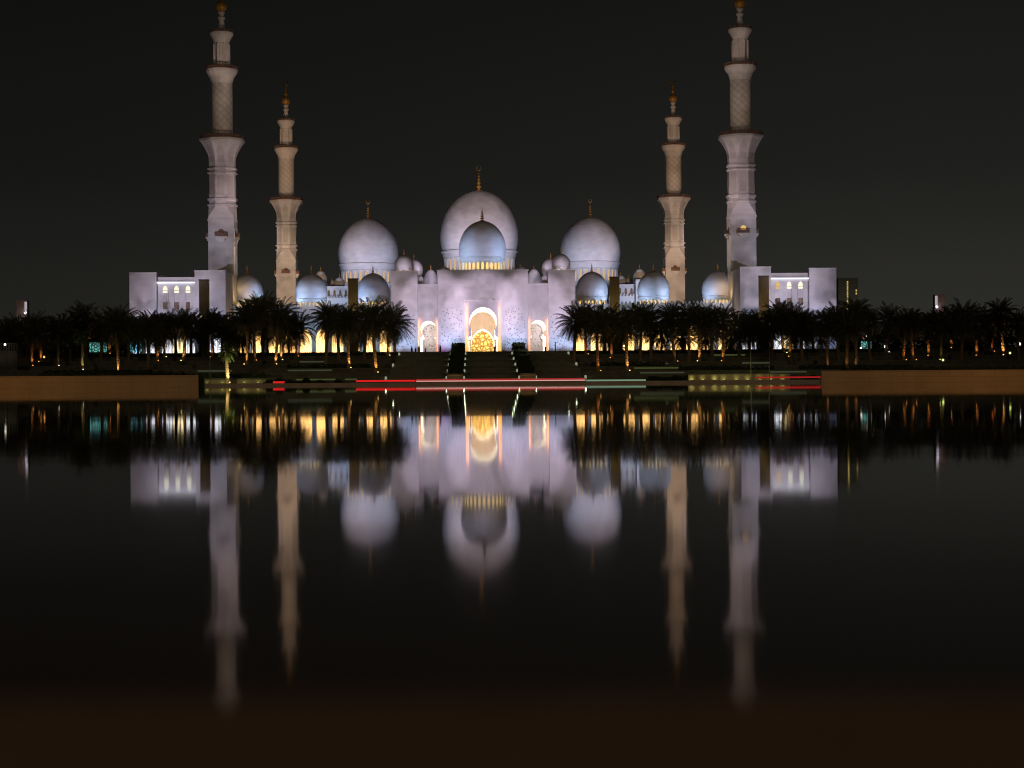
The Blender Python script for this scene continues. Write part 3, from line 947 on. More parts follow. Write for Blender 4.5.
# ------------------------------------------------------------------ minarets
def make_minaret(label):
    T = thing('minaret', (0, 0, 0), label, 'minaret', 'minarets at the courtyard corners')
    hw = 3.45
    ap = 1 / math.cos(math.pi / 8)
    mb = MB(); mb.box(-hw, hw, -hw, hw, 8, 45.2, False)
    # shallow stacked band
    mb.box(-hw - 0.12, hw + 0.12, -hw - 0.12, hw + 0.12, 44.3, 44.75)
    part(T, 'square_shaft', mb, M['marble'])
    # chamfer from square to octagon
    mb = MB()
    sq = []
    o = 3.55 * ap
    octo = [(o * math.cos(R(22.5 + 45 * i)), o * math.sin(R(22.5 + 45 * i)), 48.2) for i in range(8)]
    k = hw * 0.985
    sqv = [(k, k), (-k, k), (-k, -k), (k, -k)]
    base = [(x, y, 45.203) for x, y in sqv]
    # octagon vertices i=0:(+x,+y low) 1:(+x small,+y) ...
    for q in range(4):
        a = octo[2 * q]; b2 = octo[2 * q + 1]; nxt = octo[(2 * q + 2) % 8]
        mb.tri(base[q], b2, a)
        mb.quad(base[q], b2, nxt, base[(q + 1) % 4]) if False else None
        mb.tri(base[q], base[(q + 1) % 4], b2)
        mb.tri(base[(q + 1) % 4], nxt, b2)
    part(T, 'chamfer', mb, M['marble_smooth'])
    mb = MB()
    pr = [(3.5, 47.3), (3.5, 48.3), (3.85, 48.4), (3.85, 48.8), (3.42, 48.9), (3.42, 49.8), (3.85, 49.9), (3.85, 50.4), (3.42, 50.5), (3.38, 57.0), (3.80, 57.1), (3.80, 57.45),
          (3.40, 57.5), (3.40, 58.1), (3.80, 58.2), (3.80, 58.6), (3.42, 58.7), (3.42, 60.6)]
    mb.lathe([(r * ap, z) for r, z in pr], 8, rot=R(22.5))
    part(T, 'octagonal_shaft', mb, M['marble'])
    # recessed niches on the octagon faces
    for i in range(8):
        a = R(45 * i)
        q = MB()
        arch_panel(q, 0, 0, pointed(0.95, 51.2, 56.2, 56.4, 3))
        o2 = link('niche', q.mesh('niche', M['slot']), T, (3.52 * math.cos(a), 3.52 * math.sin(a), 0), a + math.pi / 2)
    mb = MB()
    pr = [(3.42, 60.6), (3.5, 61.6), (3.8, 62.6), (4.4, 63.8), (5.0, 64.9), (5.6, 65.7), (5.8, 65.8), (5.8, 66.4)]
    mb.lathe([(r * ap, z) for r, z in pr], 8, rot=R(22.5))
    cb = part(T, 'balcony_corbel', mb, M['marble_smooth'])
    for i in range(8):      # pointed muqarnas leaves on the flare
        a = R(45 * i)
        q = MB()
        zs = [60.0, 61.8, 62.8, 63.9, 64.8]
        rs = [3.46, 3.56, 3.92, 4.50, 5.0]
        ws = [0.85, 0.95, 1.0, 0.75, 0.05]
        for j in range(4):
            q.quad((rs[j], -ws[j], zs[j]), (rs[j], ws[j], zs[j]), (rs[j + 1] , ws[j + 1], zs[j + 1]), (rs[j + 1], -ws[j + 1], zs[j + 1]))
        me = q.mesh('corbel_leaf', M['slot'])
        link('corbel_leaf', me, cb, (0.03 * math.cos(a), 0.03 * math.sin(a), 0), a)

    def rail(z, r, h, seg, wd):
        q = MB()
        q.lathe([(r, z), (r, z + 0.16)], seg, rot=R(22.5))
        n = seg * 3
        for i in range(n):
            a0 = 2 * math.pi * i / n
            x, y = (r - 0.18) * math.cos(a0), (r - 0.18) * math.sin(a0)
            q.lathe([(wd, z + 0.16), (wd * 0.7, z + h * 0.7), (wd, z + h), (0.02, z + h * 1.35)], 5, (x, y))
        rings = q.lathe([(r - 0.28, z + h * 0.72), (r - 0.08, z + h * 0.72), (r - 0.08, z + h * 0.95), (r - 0.28, z + h * 0.95), (r - 0.28, z + h * 0.72)], seg * 2, cap_top=False, cap_bot=False)
        return part(T, 'balcony_rail', q, M['wood'])
    rail(66.4, 5.95, 0.85, 16, 0.17)
    mb = MB()
    pr = [(2.85, 66.4), (2.85, 81.5)]
    mb.lathe(pr, 28)
    part(T, 'spiral_shaft', mb, M['spiral'], smooth=True)
    mb = MB()
    mb.lathe([(2.88, 81.5), (3.0, 82.3), (3.4, 83.3), (3.95, 84.1), (4.25, 84.6), (4.3, 85.2)], 16)
    part(T, 'balcony_corbel', mb, M['marble_smooth'])
    rail(85.2, 4.35, 0.75, 12, 0.14)
    mb = MB()
    mb.lathe([(2.05, 85.2), (2.05, 92.6)], 16)
    for i in range(8):
        a = 2 * math.pi * (i + 0.5) / 8
        mb.lathe([(0.3, 86.2), (0.3, 92.2)], 6, (2.06 * math.cos(a), 2.06 * math.sin(a)))
    part(T, 'lantern_shaft', mb, M['marble_smooth'])
    mb = MB()
    mb.lathe([(2.1, 92.6), (2.3, 93.2), (2.8, 94.1), (3.15, 94.7), (3.2, 95.2)], 16)
    part(T, 'balcony_corbel', mb, M['marble_smooth'])
    rail(95.2, 3.2, 0.6, 10, 0.12)
    mb = MB()
    mb.lathe([(1.3, 95.2), (1.0, 96.8), (0.75, 98.2), (0.70, 98.9), (1.05, 99.1), (1.05, 99.5), (0.7, 99.7), (0.66, 100.3), (0.95, 100.5), (0.95, 100.9), (0.6, 101.0)], 16)
    part(T, 'neck', mb, M['marble_trim'], smooth=True)
    mb = MB()
    pr = [(1.55 * math.cos(t), 102.4 + 1.55 * math.sin(t)) for t in [R(-88 + 176 * i / 14) for i in range(15)]]
    mb.lathe(pr, 20)
    part(T, 'gold_ball', mb, M['gold'], smooth=True)
    mb = MB()
    mb.lathe([(0.6, 103.8), (0.42, 104.4), (0.7, 105.0), (0.42, 105.5), (0.35, 106.4), (0.55, 106.9), (0.3, 107.3), (0.16, 108.1)], 10)
    crescent(mb, 0, 0, 108.9, 0.95)
    part(T, 'finial', mb, M['gold'], smooth=True)
    # brown box balconies on the four faces of the square shaft
    for i in range(4):
        a = R(90 * i - 90)
        q = MB()
        q.box(-1.5, 1.5, -0.95, 0, 39.6, 40.0)
        q.box(-1.2, 1.2, -0.7, 0, 39.1, 39.6)
        q.box(-0.8, 0.8, -0.4, 0, 38.6, 39.1)
        r_ = Matrix.Rotation(a + math.pi / 2, 4, 'Z')
        off = r_ @ Vector((0, -hw, 0))
        bk = link('balcony', q.mesh('balcony', M['marble_trim']), T, off, a + math.pi / 2)
        q = MB()
        for xx in [-1.5 + 0.3 * j for j in range(11)]:
            q.box(xx - 0.05, xx + 0.05, -0.95, -0.87, 40.0, 41.1)
        q.box(-1.55, 1.55, -0.97, -0.85, 41.1, 41.25)
        q.box(-1.5, -1.38, -0.84, 0, 40.0, 41.1); q.box(1.38, 1.5, -0.84, 0, 40.0, 41.1)
        q.box(-1.5, 1.5, -0.86, -0.84, 40.0, 40.9)
        link('balcony_rail', q.mesh('balcony_rail', M['wood']), bk)
        q = MB(); arch_panel(q, 0, -0.015, pointed(0.75, 40.0, 41.5, 42.1, 6))
        link('balcony_door', q.mesh('balcony_door', M['wood']), bk)
    return T


def children(o):
    return [c for c in bpy.data.objects if c.parent == o]


def copy_tree(o, parent=None):
    c = o.copy()
    COL.objects.link(c)
    c.parent = parent
    for ch in children(o):
        copy_tree(ch, c)
    return c


m0 = make_minaret('tall near minaret behind the left flat roofed corner building, upper tiers beige')
m0.location = (-70, 459, 0)
for x, y, lab in ((70, 459, 'tall near minaret behind the right flat roofed corner building, with a lit balcony door'),
                  (-69.7, 613, 'smaller warm toned far minaret left of the entrance, beside the left arcade domes'),
                  (69.9, 613, 'smaller warm toned far minaret right of the entrance, beside the right arcade domes')):
    c = copy_tree(m0)
    c.location = (x, y, 0)
    c['label'] = lab
    if x > 0 and y < 500:
        for bk in children(c):
            if bk.name.startswith('balcony') and 'rail' not in bk.name and 'corbel' not in bk.name:
                if bk.location.y < -1:
                    for d in children(bk):
                        if d.name.startswith('balcony_door'):
                            q = MB(); arch_panel(q, 0, -0.015, pointed(0.75, 40.0, 41.5, 42.1, 6))
                            d.data = q.mesh('balcony_door', M['window_amber'])
                            d['label'] = 'lit amber balcony door'

# ------------------------------------------------------------------ bronze light pillars
for x, lab in ((-69.9, 'dark bronze slab pillar standing before the left corner building'), (-32.6, 'dark bronze slab pillar before the left arcade, beside the gate tower'),
               (32.9, 'dark bronze slab pillar before the right arcade, beside the gate tower'), (70.3, 'dark bronze slab pillar standing before the right corner building')):
    t = thing('light_pillar', (x, 426, 8), lab, 'pillar', 'bronze pillars before the mosque')
    mb = MB(); mb.box(x - 1.22, x + 1.22, 425.4, 426.6, 8, 26.4, False); part(t, 'shaft', mb, M['bronze'])
    mb = MB(); mb.box(x - 1.3, x + 1.3, 425.3, 426.7, 26.403, 26.7); part(t, 'cap', mb, M['metal'])
    mb = MB(); mb.box(x - 1.6, x + 1.6, 425.0, 427.0, 8.005, 8.5); part(t, 'plinth', mb, M['stone_dark'])
    spot((x, 419, 17), (x, 425.4, 19), (1.0, 0.8, 0.40), 0.16, 50, 1.0)

# ------------------------------------------------------------------ stairs, hedged planters, step lights
t = thing('staircase', (0, 385, 0.45), 'broad dark stone stairs rising from the water to the gate', 'stairs')
NF = 5
XD = ((-7.9, -4.6), (7.0, 10.2))
fl_z = [0.46 + (8.0 - 0.46) * i / NF for i in range(NF + 1)]
fl_d = [346 + 78.5 * i / NF for i in range(NF + 1)]
for x0, x1 in ((-STAIR_X, XD[0][0]), (XD[0][1], XD[1][0]), (XD[1][1], STAIR_X)):
    for i in range(NF):
        mb = MB()
        ns = 9
        for k in range(ns):
            za = fl_z[i] + (fl_z[i + 1] - fl_z[i]) * k / ns
            zb = fl_z[i] + (fl_z[i + 1] - fl_z[i]) * (k + 1) / ns
            ya = fl_d[i] + 0.75 * k
            yb = fl_d[i] + 0.75 * (k + 1) if k < ns - 1 else fl_d[i + 1]
            mb.quad((x0, ya, za), (x1, ya, za), (x1, ya, zb), (x0, ya, zb))
            mb.quad((x0, ya, zb), (x1, ya, zb), (x1, yb, zb), (x0, yb, zb))
        part(t, 'stair_flight', mb, M['stone_dark'])


def leaf_cloud(mb, x0, x1, y0, y1, z0, z1, n, size=0.22):
    """Leaf-sized faces spread over and just under the surface of a clipped hedge."""
    for _ in range(n):
        f = random.random()
        x, y, z = random.uniform(x0, x1), random.uniform(y0, y1), random.uniform(z0, z1)
        if f < 0.55: y = y0 + random.gauss(0.05, 0.12)
        elif f < 0.8: z = z1 + random.gauss(-0.03, 0.13)
        elif f < 0.9: x = x0 + random.gauss(0.05, 0.1)
        else: x = x1 - random.gauss(0.05, 0.1)
        a = Vector((random.gauss(0, 1), random.gauss(0, 1), random.gauss(0, 1))).normalized() * size * random.uniform(0.6, 1.4)
        b = a.orthogonal().normalized() * size * 0.5
        c = Vector((x, y, z))
        mb.quad(c - a, c + b, c + a, c - b)


for (x0, x1), sd in zip(XD, ('left', 'right')):
    t = thing('stair_planter', ((x0 + x1) / 2, 385, 0.45), 'stepped dark planter with clipped hedges, ' + sd + ' of the middle stairs', 'planter', 'planters dividing the stairs')
    mb = MB()
    for i in range(NF):
        mb.box(x0, x1, fl_d[i] + 0.3, fl_d[i + 1] + 0.3, 0.45, fl_z[i + 1] + 0.25, False)
    part(t, 'planter_box', mb, M['stone_dark'])
    for i in range(NF):
        mb = MB()
        a, b = fl_d[i] + 6.5, fl_d[i + 1] - 0.5
        h = 1.35 if i < NF - 1 else 1.75
        mb.box(x0 + 0.25, x1 - 0.25, a + 0.15, b - 0.15, fl_z[i + 1] + 0.26, fl_z[i + 1] + 0.2 + h)
        leaf_cloud(mb, x0 + 0.12, x1 - 0.12, a, b, fl_z[i + 1] + 0.3, fl_z[i + 1] + 0.25 + h, 700)
        part(t, 'hedge', mb, M['leaf'])
    # warm lit niche at its foot
    mb = MB()
    y = fl_d[0] + 0.05
    mb.box(x0 + 0.0, x1 - 0.0, y, y + 0.2, 1.75, 1.95)
    mb.box(x0 + 0.0, x0 + 0.3, y, y + 0.2, 0.46, 1.745)
    part(t, 'niche_frame', mb, M['stone_brown'])
    spot(((x0 + x1) / 2, 343.5, 0.8), ((x0 + x1) / 2, 346, 1.6), AMBER, 0.16, 40, 1.0)

NTH = ['lowest', 'second lowest', 'middle', 'second highest', 'topmost']
for x, where, idx in ((XD[0][1] + 0.12, 'left edge of the middle stairs', range(5)), (XD[1][0] - 0.12, 'right edge of the middle stairs', range(5)),
                      (XD[0][0] - 0.12, 'inner edge of the left stairs', range(5)), (XD[1][1] + 0.12, 'inner edge of the right stairs', (0, 4)),
                      (-STAIR_X + 0.1, 'outer edge of the left stairs', (0, 2, 4)), (STAIR_X - 0.1, 'outer edge of the right stairs', (0, 2, 4))):
    for i in idx:
        yy = fl_d[i] + 3.0
        z = fl_z[i] + 0.65
        t = thing('step_light', (x, yy, z), NTH[i] + ' pale green step light on the ' + where, 'step light', 'step lights along the stairs')
        mb = MB(); mb.box(x - 0.27, x + 0.27, yy - 0.05, yy + 0.15, z - 0.7, z + 0.72); part(t, 'housing', mb, M['metal'])
        mb = MB(); mb.box(x - 0.21, x + 0.21, yy - 0.09, yy - 0.052, z - 0.6, z + 0.62); part(t, 'lens', mb, M['step_light'])  # tall glowing face stands in for the lamp's spill on the side wall
        point((x, yy - 0.7, z + 0.1), (0.85, 1.0, 0.6), 6, 0.1, 'step_lamp')

# ------------------------------------------------------------------ garden terrace walls
for s in (-1, 1):
    sd = 'left' if s < 0 else 'right'
    for i, (d, z) in enumerate(zip(STEP_D, STEP_Z)):
        zb = 0.45 if i == 0 else STEP_Z[i - 1]
        x0, x1 = sorted((s * (STAIR_X + 0.05), s * 150))
        nm = ['lowest', 'second', 'third', 'fourth', 'fifth', 'sixth', 'topmost'][i]
        t = thing('terrace_wall', ((x0 + x1) / 2, d, zb), nm + ' garden terrace wall up from the water, ' + sd + ' of the stairs', 'wall', 'garden terrace walls')
        mb = MB(); mb.box(x0, x1, d - 0.35, d + 0.1, zb, z + 0.02, False); part(t, 'wall_face', mb, M['stone_wall'])
        mb = MB(); mb.box(x0, x1, d - 0.45, d + 0.15, z + 0.023, z + 0.16); part(t, 'coping', mb, M['stone_dark'])
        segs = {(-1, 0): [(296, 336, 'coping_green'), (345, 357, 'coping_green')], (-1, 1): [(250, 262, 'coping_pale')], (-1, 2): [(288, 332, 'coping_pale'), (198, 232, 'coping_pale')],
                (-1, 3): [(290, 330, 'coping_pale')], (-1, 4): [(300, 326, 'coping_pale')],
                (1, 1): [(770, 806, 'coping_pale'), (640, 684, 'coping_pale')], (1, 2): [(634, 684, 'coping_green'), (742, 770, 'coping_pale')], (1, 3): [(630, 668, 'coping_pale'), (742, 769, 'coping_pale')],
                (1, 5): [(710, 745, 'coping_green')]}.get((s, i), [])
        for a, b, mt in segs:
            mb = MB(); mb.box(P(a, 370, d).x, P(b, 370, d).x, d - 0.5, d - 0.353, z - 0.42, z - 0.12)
            part(t, 'coping_glow', mb, M[mt])  # glowing bar stands in for light falling on the ledge

# lit low walls by the promenade
def lit_wall(pa, pb, lamps, label, top):
    x0, x1 = P(pa, 376, 347).x, P(pb, 376, 347).x
    t = thing('garden_wall', ((x0 + x1) / 2, 347, 0.45), label, 'wall', 'lit low walls by the water')
    mb = MB(); mb.box(x0, x1, 347, 347.5, 0.45, top, False); part(t, 'wall_face', mb, M['stone_brown'])
    mb = MB(); mb.box(x0 - 0.05, x1 + 0.05, 346.9, 347.6, top + 0.003, top + 0.16); part(t, 'coping', mb, M['stone_dark'])
    for px in lamps:
        x = P(px, 376, 346.2).x
        g = thing('ground_lamp', (x, 346.2, 0.46), 'yellow green wall lamp ' + LAMP_AT[px], 'lamp', 'lamps below the lit low walls')
        mb = MB(); mb.lathe([(0.16, 0.46), (0.18, 0.62), (0.13, 0.66)], 10, (x, 346.2)); part(g, 'housing', mb, M['metal'])
        mb = MB(); mb.lathe([(0.12, 0.663), (0.10, 0.70)], 10, (x, 346.2)); part(g, 'lens', mb, M['lamp_green'])
        spot((x, 346.2, 0.72), (x, 347, 0.95), (0.90, 0.90, 0.26), (1.1 if px in (692, 715) else 0.6) if px > 400 else 0.2, 48, 1.0, 0.06)
    spot(((x0 + x1) / 2, 334.5, 3.0), ((x0 + x1) / 2, 347, 1.1), (0.86, 0.88, 0.30), 0.10, 58, 1.0, 0.2)


LAMP_AT = {207: 'left of the young palm', 222: 'beside the young palm', 244: 'near the right end of the left wall', 258: 'at the right end of the left wall',
           692: 'at the left end of the right wall', 703: 'second from the left end of the right wall', 715: 'brightest on the right wall', 724: 'just right of the brightest one',
           737: 'left of the two thin posts', 748: 'beside the left thin post', 760: 'between the two thin posts', 771: 'at the right thin post', 783: 'above the red strip of light'}
lit_wall(198.5, 266, (207, 222, 244, 258), 'low wall in yellow green light beside the left brown pool wall', 1.3)
lit_wall(688, 790, (692, 703, 715, 724, 737, 748, 760, 771, 783), 'low wall in patches of yellow green light, right of the stairs', 1.7)

# ------------------------------------------------------------------ car light trails along the water edge, built as glowing bars
def strip(pa, pb, y, lens, label, d=333, h=0.32, rim=None):  # drawn-out car lights built as glowing bars; the fixture is made up
    a, b = P(pa, y, d), P(pb, y, d)
    zc = P((pa + pb) / 2, y, d).z
    t = thing('light_strip', ((a.x + b.x) / 2, d, zc), label, 'light strip', 'light strips along the water edge')
    mb = MB(); mb.box(a.x, b.x, d + 0.02, d + 0.2, zc - h / 2 - 0.04, zc + h / 2 + 0.04)
    n = max(2, int((b.x - a.x) / 4) + 1)
    for i in range(n):
        x = a.x + 0.3 + (b.x - a.x - 0.6) * i / (n - 1)
        mb.box(x - 0.06, x + 0.06, d + 0.05, d + 0.17, 0.45, zc - h / 2 - 0.042)
    part(t, 'housing', mb, M['metal'])  # casing and legs are added; car light trails have none
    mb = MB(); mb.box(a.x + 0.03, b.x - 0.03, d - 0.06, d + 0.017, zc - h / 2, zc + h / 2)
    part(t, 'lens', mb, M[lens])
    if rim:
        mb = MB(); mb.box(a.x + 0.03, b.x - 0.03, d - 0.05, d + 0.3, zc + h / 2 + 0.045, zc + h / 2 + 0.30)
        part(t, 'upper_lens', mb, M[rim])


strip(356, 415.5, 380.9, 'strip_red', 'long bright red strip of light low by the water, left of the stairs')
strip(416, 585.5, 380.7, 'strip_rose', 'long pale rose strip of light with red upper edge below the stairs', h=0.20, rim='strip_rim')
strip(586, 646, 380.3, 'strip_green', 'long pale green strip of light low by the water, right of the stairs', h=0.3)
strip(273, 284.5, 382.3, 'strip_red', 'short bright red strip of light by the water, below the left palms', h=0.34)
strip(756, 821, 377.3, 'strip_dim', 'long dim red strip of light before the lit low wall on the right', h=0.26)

# ------------------------------------------------------------------ palms
def frond(mb, az, el, L, droop, wid, roll=0.0):
    n = 12
    pts = []
    p = Vector((0, 0, 0))
    e_ = el
    for i in range(n + 1):
        pts.append(p.copy())
        d = Vector((math.cos(az) * math.cos(e_), math.sin(az) * math.cos(e_), math.sin(e_)))
        p = p + d * (L / n)
        e_ -= droop / n * (0.4 + 1.2 * i / n)
    for i in range(n):
        a, b = pts[i], pts[i + 1]
        sd = Vector((-math.sin(az), math.cos(az), 0)) * (0.055 * (1 - i / n) + 0.012)
        mb.quad(a - sd, a + sd, b + sd, b - sd)
    for i in range(2, n):
        for sub in (0.0, 0.5):
            t = (i + sub) / n
            a = pts[i].lerp(pts[i + 1], sub)
            tan = (pts[i + 1] - pts[i]).normalized()
            side = Vector((-math.sin(az + roll), math.cos(az + roll), 0))
            up = side.cross(tan)
            ll = wid * (0.35 + 1.0 * math.sin(math.pi * min(1, t * 0.92 + 0.08)) ** 0.8) * random.uniform(0.85, 1.15)
            for s in (-1, 1):
                dr = (side * s * 0.78 + tan * 0.72 + Vector((0, 0, -0.28)) + up * 0.16).normalized()
                wv = tan * 0.055 + Vector((0, 0, 0.02))
                tip = a + dr * ll + Vector((random.uniform(-.04, .04), random.uniform(-.04, .04), -0.10 * ll))
                mid = a + dr * ll * 0.5
                mb.quad(a, mid + wv, tip, mid - wv)


def crown_mesh(nf, L, seed, mat, skirt=0.28):
    random.seed(seed)
    mb = MB()
    for i in range(nf):
        u = (i + 0.5) / nf
        az = i * 2.39996 + random.uniform(-0.2, 0.2)
        el = R(82 - 128 * u ** 0.85) + random.uniform(-0.12, 0.12)
        frond(mb, az, el, L * random.uniform(0.86, 1.1) * (0.82 + 0.2 * math.sin(math.pi * u)), R(62 + 25 * u) * random.uniform(0.8, 1.15), 0.62 * L / 5)
    for i in range(int(nf * skirt)):       # old hanging fronds
        frond(mb, random.uniform(0, 6.28), R(random.uniform(-70, -30)), L * random.uniform(0.6, 0.95), R(40), 0.45)
    # fruit stalk heart
    mb.lathe([(0.12, -0.9), (0.46, -0.4), (0.5, 0.1), (0.28, 0.7), (0.05, 1.2)], 9)
    return mb.mesh('crown', mat)


def trunk_mesh(h, r, seed):
    random.seed(seed)
    mb = MB()
    pr = []
    n = int(h / 0.35)
    for i in range(n + 1):
        z = h * i / n
        rr = r * (1.22 - 0.30 * min(1, z / 1.2) if z < 1.2 else 0.92 - 0.10 * z / h)
        pr += [(rr * 1.07, z), (rr * 0.93, z + h / n * 0.55)]
    mb.lathe(pr[:-1], 12)
    v2 = []
    for (x, y, z) in mb.v:
        b = 0.18 * math.sin(z / h * 2.2 + seed)
        v2.append((x + b - 0.18 * math.sin(seed), y, z))
    mb.v = v2
    return mb.mesh('trunk', M['bark'])


CROWNS = [crown_mesh(78, 5.3, 11, M['frond'], 0.28), crown_mesh(70, 5.6, 12, M['frond'], 0.34), crown_mesh(84, 5.0, 13, M['frond'], 0.25), crown_mesh(74, 5.4, 14, M['frond'], 0.38)]
CROWN_YOUNG = crown_mesh(40, 2.6, 21, M['frond_young'], 0.1)
TRUNK = {}


def palm_trunk(h):
    k = round(h * 2) / 2
    if k not in TRUNK:
        TRUNK[k] = trunk_mesh(k, 0.42 if k > 5 else 0.28, int(k * 10))
    return TRUNK[k], k


random.seed(5)
PALMS = [
    # px, base_py, top_py, lamp, label
    (6, 366, 314, None, 'palm at the very left edge of the picture'),
    (18, 360, 318, None, 'dark palm just right of the far left light tower'),
    (32, 368, 311, 'orange', 'palm with orange lit trunk foot near the left edge'),
    (42, 364, 317, 'orange', 'palm with short red orange lit trunk, second lit one from left edge'),
    (58, 368, 313, 'white', 'dark palm with white foot lamp left of the young green palm'),
    (70, 362, 309, None, 'dark palm close behind the left side of the young green palm'),
    (86, 358, 303, None, 'tallest dark palm behind the young green palm on the left'),
    (101, 362, 308, None, 'dark palm in front of the teal lit pavilion glass at far left'),
    (109, 353, 312, 'orange', 'palm with orange upper trunk beside the teal lit glass'),
    (119, 374, 305, 'warm', 'tall palm with yellow lamp at its foot by the left pool wall'),
    (129, 362, 309, None, 'dark palm before the outer corner of the left corner building'),
    (148, 373, 309, 'warm', 'palm with brightly lit yellow trunk below the left corner building windows'),
    (157, 361, 312, 'orange', 'palm with dim orange foot under the first arched window at left'),
    (165, 358, 310, 'warm', 'palm with a yellow trunk against white glazing of the left corner building'),
    (176, 356, 311, None, 'dark palm under the middle arched window of the left corner building'),
    (184, 362, 306, 'warm', 'palm with bright foot lamp under the third arched window at left'),
    (191, 358, 309, None, 'dark palm just left of the outer left bronze pillar'),
    (213, 351, 305, 'orange', 'palm with an orange trunk right of the outer left bronze pillar'),
    (222, 356, 308, None, 'dark palm under the tall near left minaret'),
    (237, 358, 314, None, 'short dark palm between the left minaret and the first arcade dome'),
    (247, 366, 300, 'warm', 'palm with round yellow foot lamp under the outermost left arcade dome'),
    (255, 362, 297, 'dim', 'dark palm rising before the outermost left arcade dome'),
    (263, 357, 296, None, 'tallest palm between the outermost left dome and the far left minaret'),
    (275, 366, 300, 'warm', 'palm with yellow foot lamp left of the far left minaret'),
    (281, 362, 307, 'warm', 'palm with a lit trunk in front of the far left minaret'),
    (297, 356, 312, 'red', 'lower palm with a reddish lit trunk right of the far left minaret'),
    (326, 366, 301, None, 'dark palm left of the inner left bronze pillar with arched fronds'),
    (339, 360, 307, None, 'dark palm overlapping the left side of the inner left bronze pillar'),
    (349, 371, 304, 'warm', 'palm with the brightest orange trunk before the inner left bronze pillar'),
    (364, 362, 304, None, 'dark palm before the innermost left arcade dome'),
    (376, 372, 301, 'warm', 'palm with a bright trunk foot left of the stairs'),
    (388, 358, 305, 'warm', 'palm with a short yellow lit trunk beside the left gate tower'),
    (395, 354, 309, 'red', 'rightmost palm of the left row, against the pale left gate tower'),
    (574, 362, 304, None, 'leftmost palm of the right row, against the pale right gate tower'),
    (586, 355, 301, 'red', 'palm with a reddish orange trunk beside the right gate tower'),
    (598, 370, 302, 'orange', 'palm with an orange lamp at its foot right of the stairs'),
    (612, 359, 306, 'orange', 'palm with an orange foot before the inner right bronze pillar'),
    (627, 370, 304, 'warm', 'leaning pale trunked palm right of the inner right bronze pillar'),
    (640, 362, 301, None, 'dark palm before the small roof dome right of the pillar'),
    (651, 358, 306, None, 'dark palm before the middle right arcade dome'),
    (675, 361, 301, 'dim', 'dark palm with a plain trunk under the far right minaret'),
    (689, 362, 300, None, 'dark palm right of the far right minaret'),
    (699, 361, 303, 'warm', 'palm with a yellow lit trunk under the outermost right arcade dome'),
    (712, 358, 305, None, 'dark palm before the outermost right arcade dome'),
    (723, 362, 302, 'orange', 'palm with an orange trunk left of the tall right minaret'),
    (739, 357, 311, None, 'low dark palm at the foot of the tall right minaret'),
    (750, 353, 313, None, 'low dark palm just left of the outer right bronze pillar'),
    (758, 351, 306, 'orange', 'palm with an orange trunk against the outer right bronze pillar'),
    (772, 358, 307, None, 'dark palm just right of the outer right bronze pillar'),
    (784, 355, 298, 'warm', 'tall palm with an orange trunk under the right arched windows'),
    (790, 358, 303, 'orange', 'palm close to the tall one under the right arched windows'),
    (802, 360, 307, None, 'dark palm under the end block of the right corner building'),
    (814, 353, 309, 'orange', 'palm with orange glowing foot by the right corner building end'),
    (827, 371, 304, 'dim', 'palm with faintly lit trunk at the start of the right pool wall'),
    (838, 362, 303, None, 'dark palm before the far dark tower with yellow windows'),
    (847, 368, 306, 'dim', 'palm with a dull brown trunk under the far dark tower'),
    (856, 369, 296, 'dim', 'tall palm with a dull orange trunk right of the far dark tower'),
    (870, 360, 305, None, 'dark palm before the teal lit glass at right'),
    (886, 352, 303, 'white', 'palm with a round white lamp at its foot on the right'),
    (903, 360, 304, 'orange', 'palm with a long orange trunk left of the far right light tower'),
    (913, 360, 305, 'orange', 'second palm with a long orange trunk left of the far right light tower'),
    (929, 358, 307, 'orange', 'palm with an orange trunk just left under the far right light tower'),
    (941, 362, 308, 'green', 'dark palm with yellow green lamp under the far right light tower'),
    (952, 350, 306, 'orange', 'palm with a small orange glow right of the far right light tower'),
    (961, 360, 302, None, 'bushy dark palm some way right of the far right light tower'),
    (977, 355, 306, 'orange', 'palm with a narrow orange trunk towards the right edge'),
    (991, 352, 309, 'red', 'palm with faint red trunk between two orange ones near the right edge'),
    (1004, 356, 297, 'warm', 'tall palm with the brightest orange trunk near the right edge'),
    (1019, 359, 305, None, 'palm at the very right edge of the picture'),
    (82, 373, 330, 'greenlit', 'young green palm with a thin trunk near the left pool wall'),
    (228, 382, 343, 'young', 'young palm with bright thin trunk before the left lit low wall'),
]
BACK = [(243, 318, 'under the left rim of the outermost left dome'), (268, 318, 'under the right rim of the outermost left dome'), (289, 320, 'right of the far left minaret'), (682, 320, 'right at the foot of the far right minaret'), (706, 319, 'under the left rim of the outermost right dome'),
        (138, 318, 'beyond the outer corner of the left corner building'), (203, 317, 'at the foot of the outer left bronze pillar'), (231, 319, 'under the dome side of the left minaret'),
        (357, 318, 'at the foot of the inner left bronze pillar'),
        (606, 318, 'at the foot of the inner right bronze pillar'), (620, 317, 'right of the foot of the inner right bronze pillar'), (661, 320, 'between the middle right dome and the far right minaret'), (731, 321, 'left at the foot of the tall right minaret'), (765, 320, 'at the foot of the outer right bronze pillar'), (795, 319, 'under the rightmost arched window on the right'),
        (821, 320, 'under the far end of the right corner building')]
PALMS += [(a, 353, b, None, 'lower dark back row palm ' + c) for a, b, c in BACK]
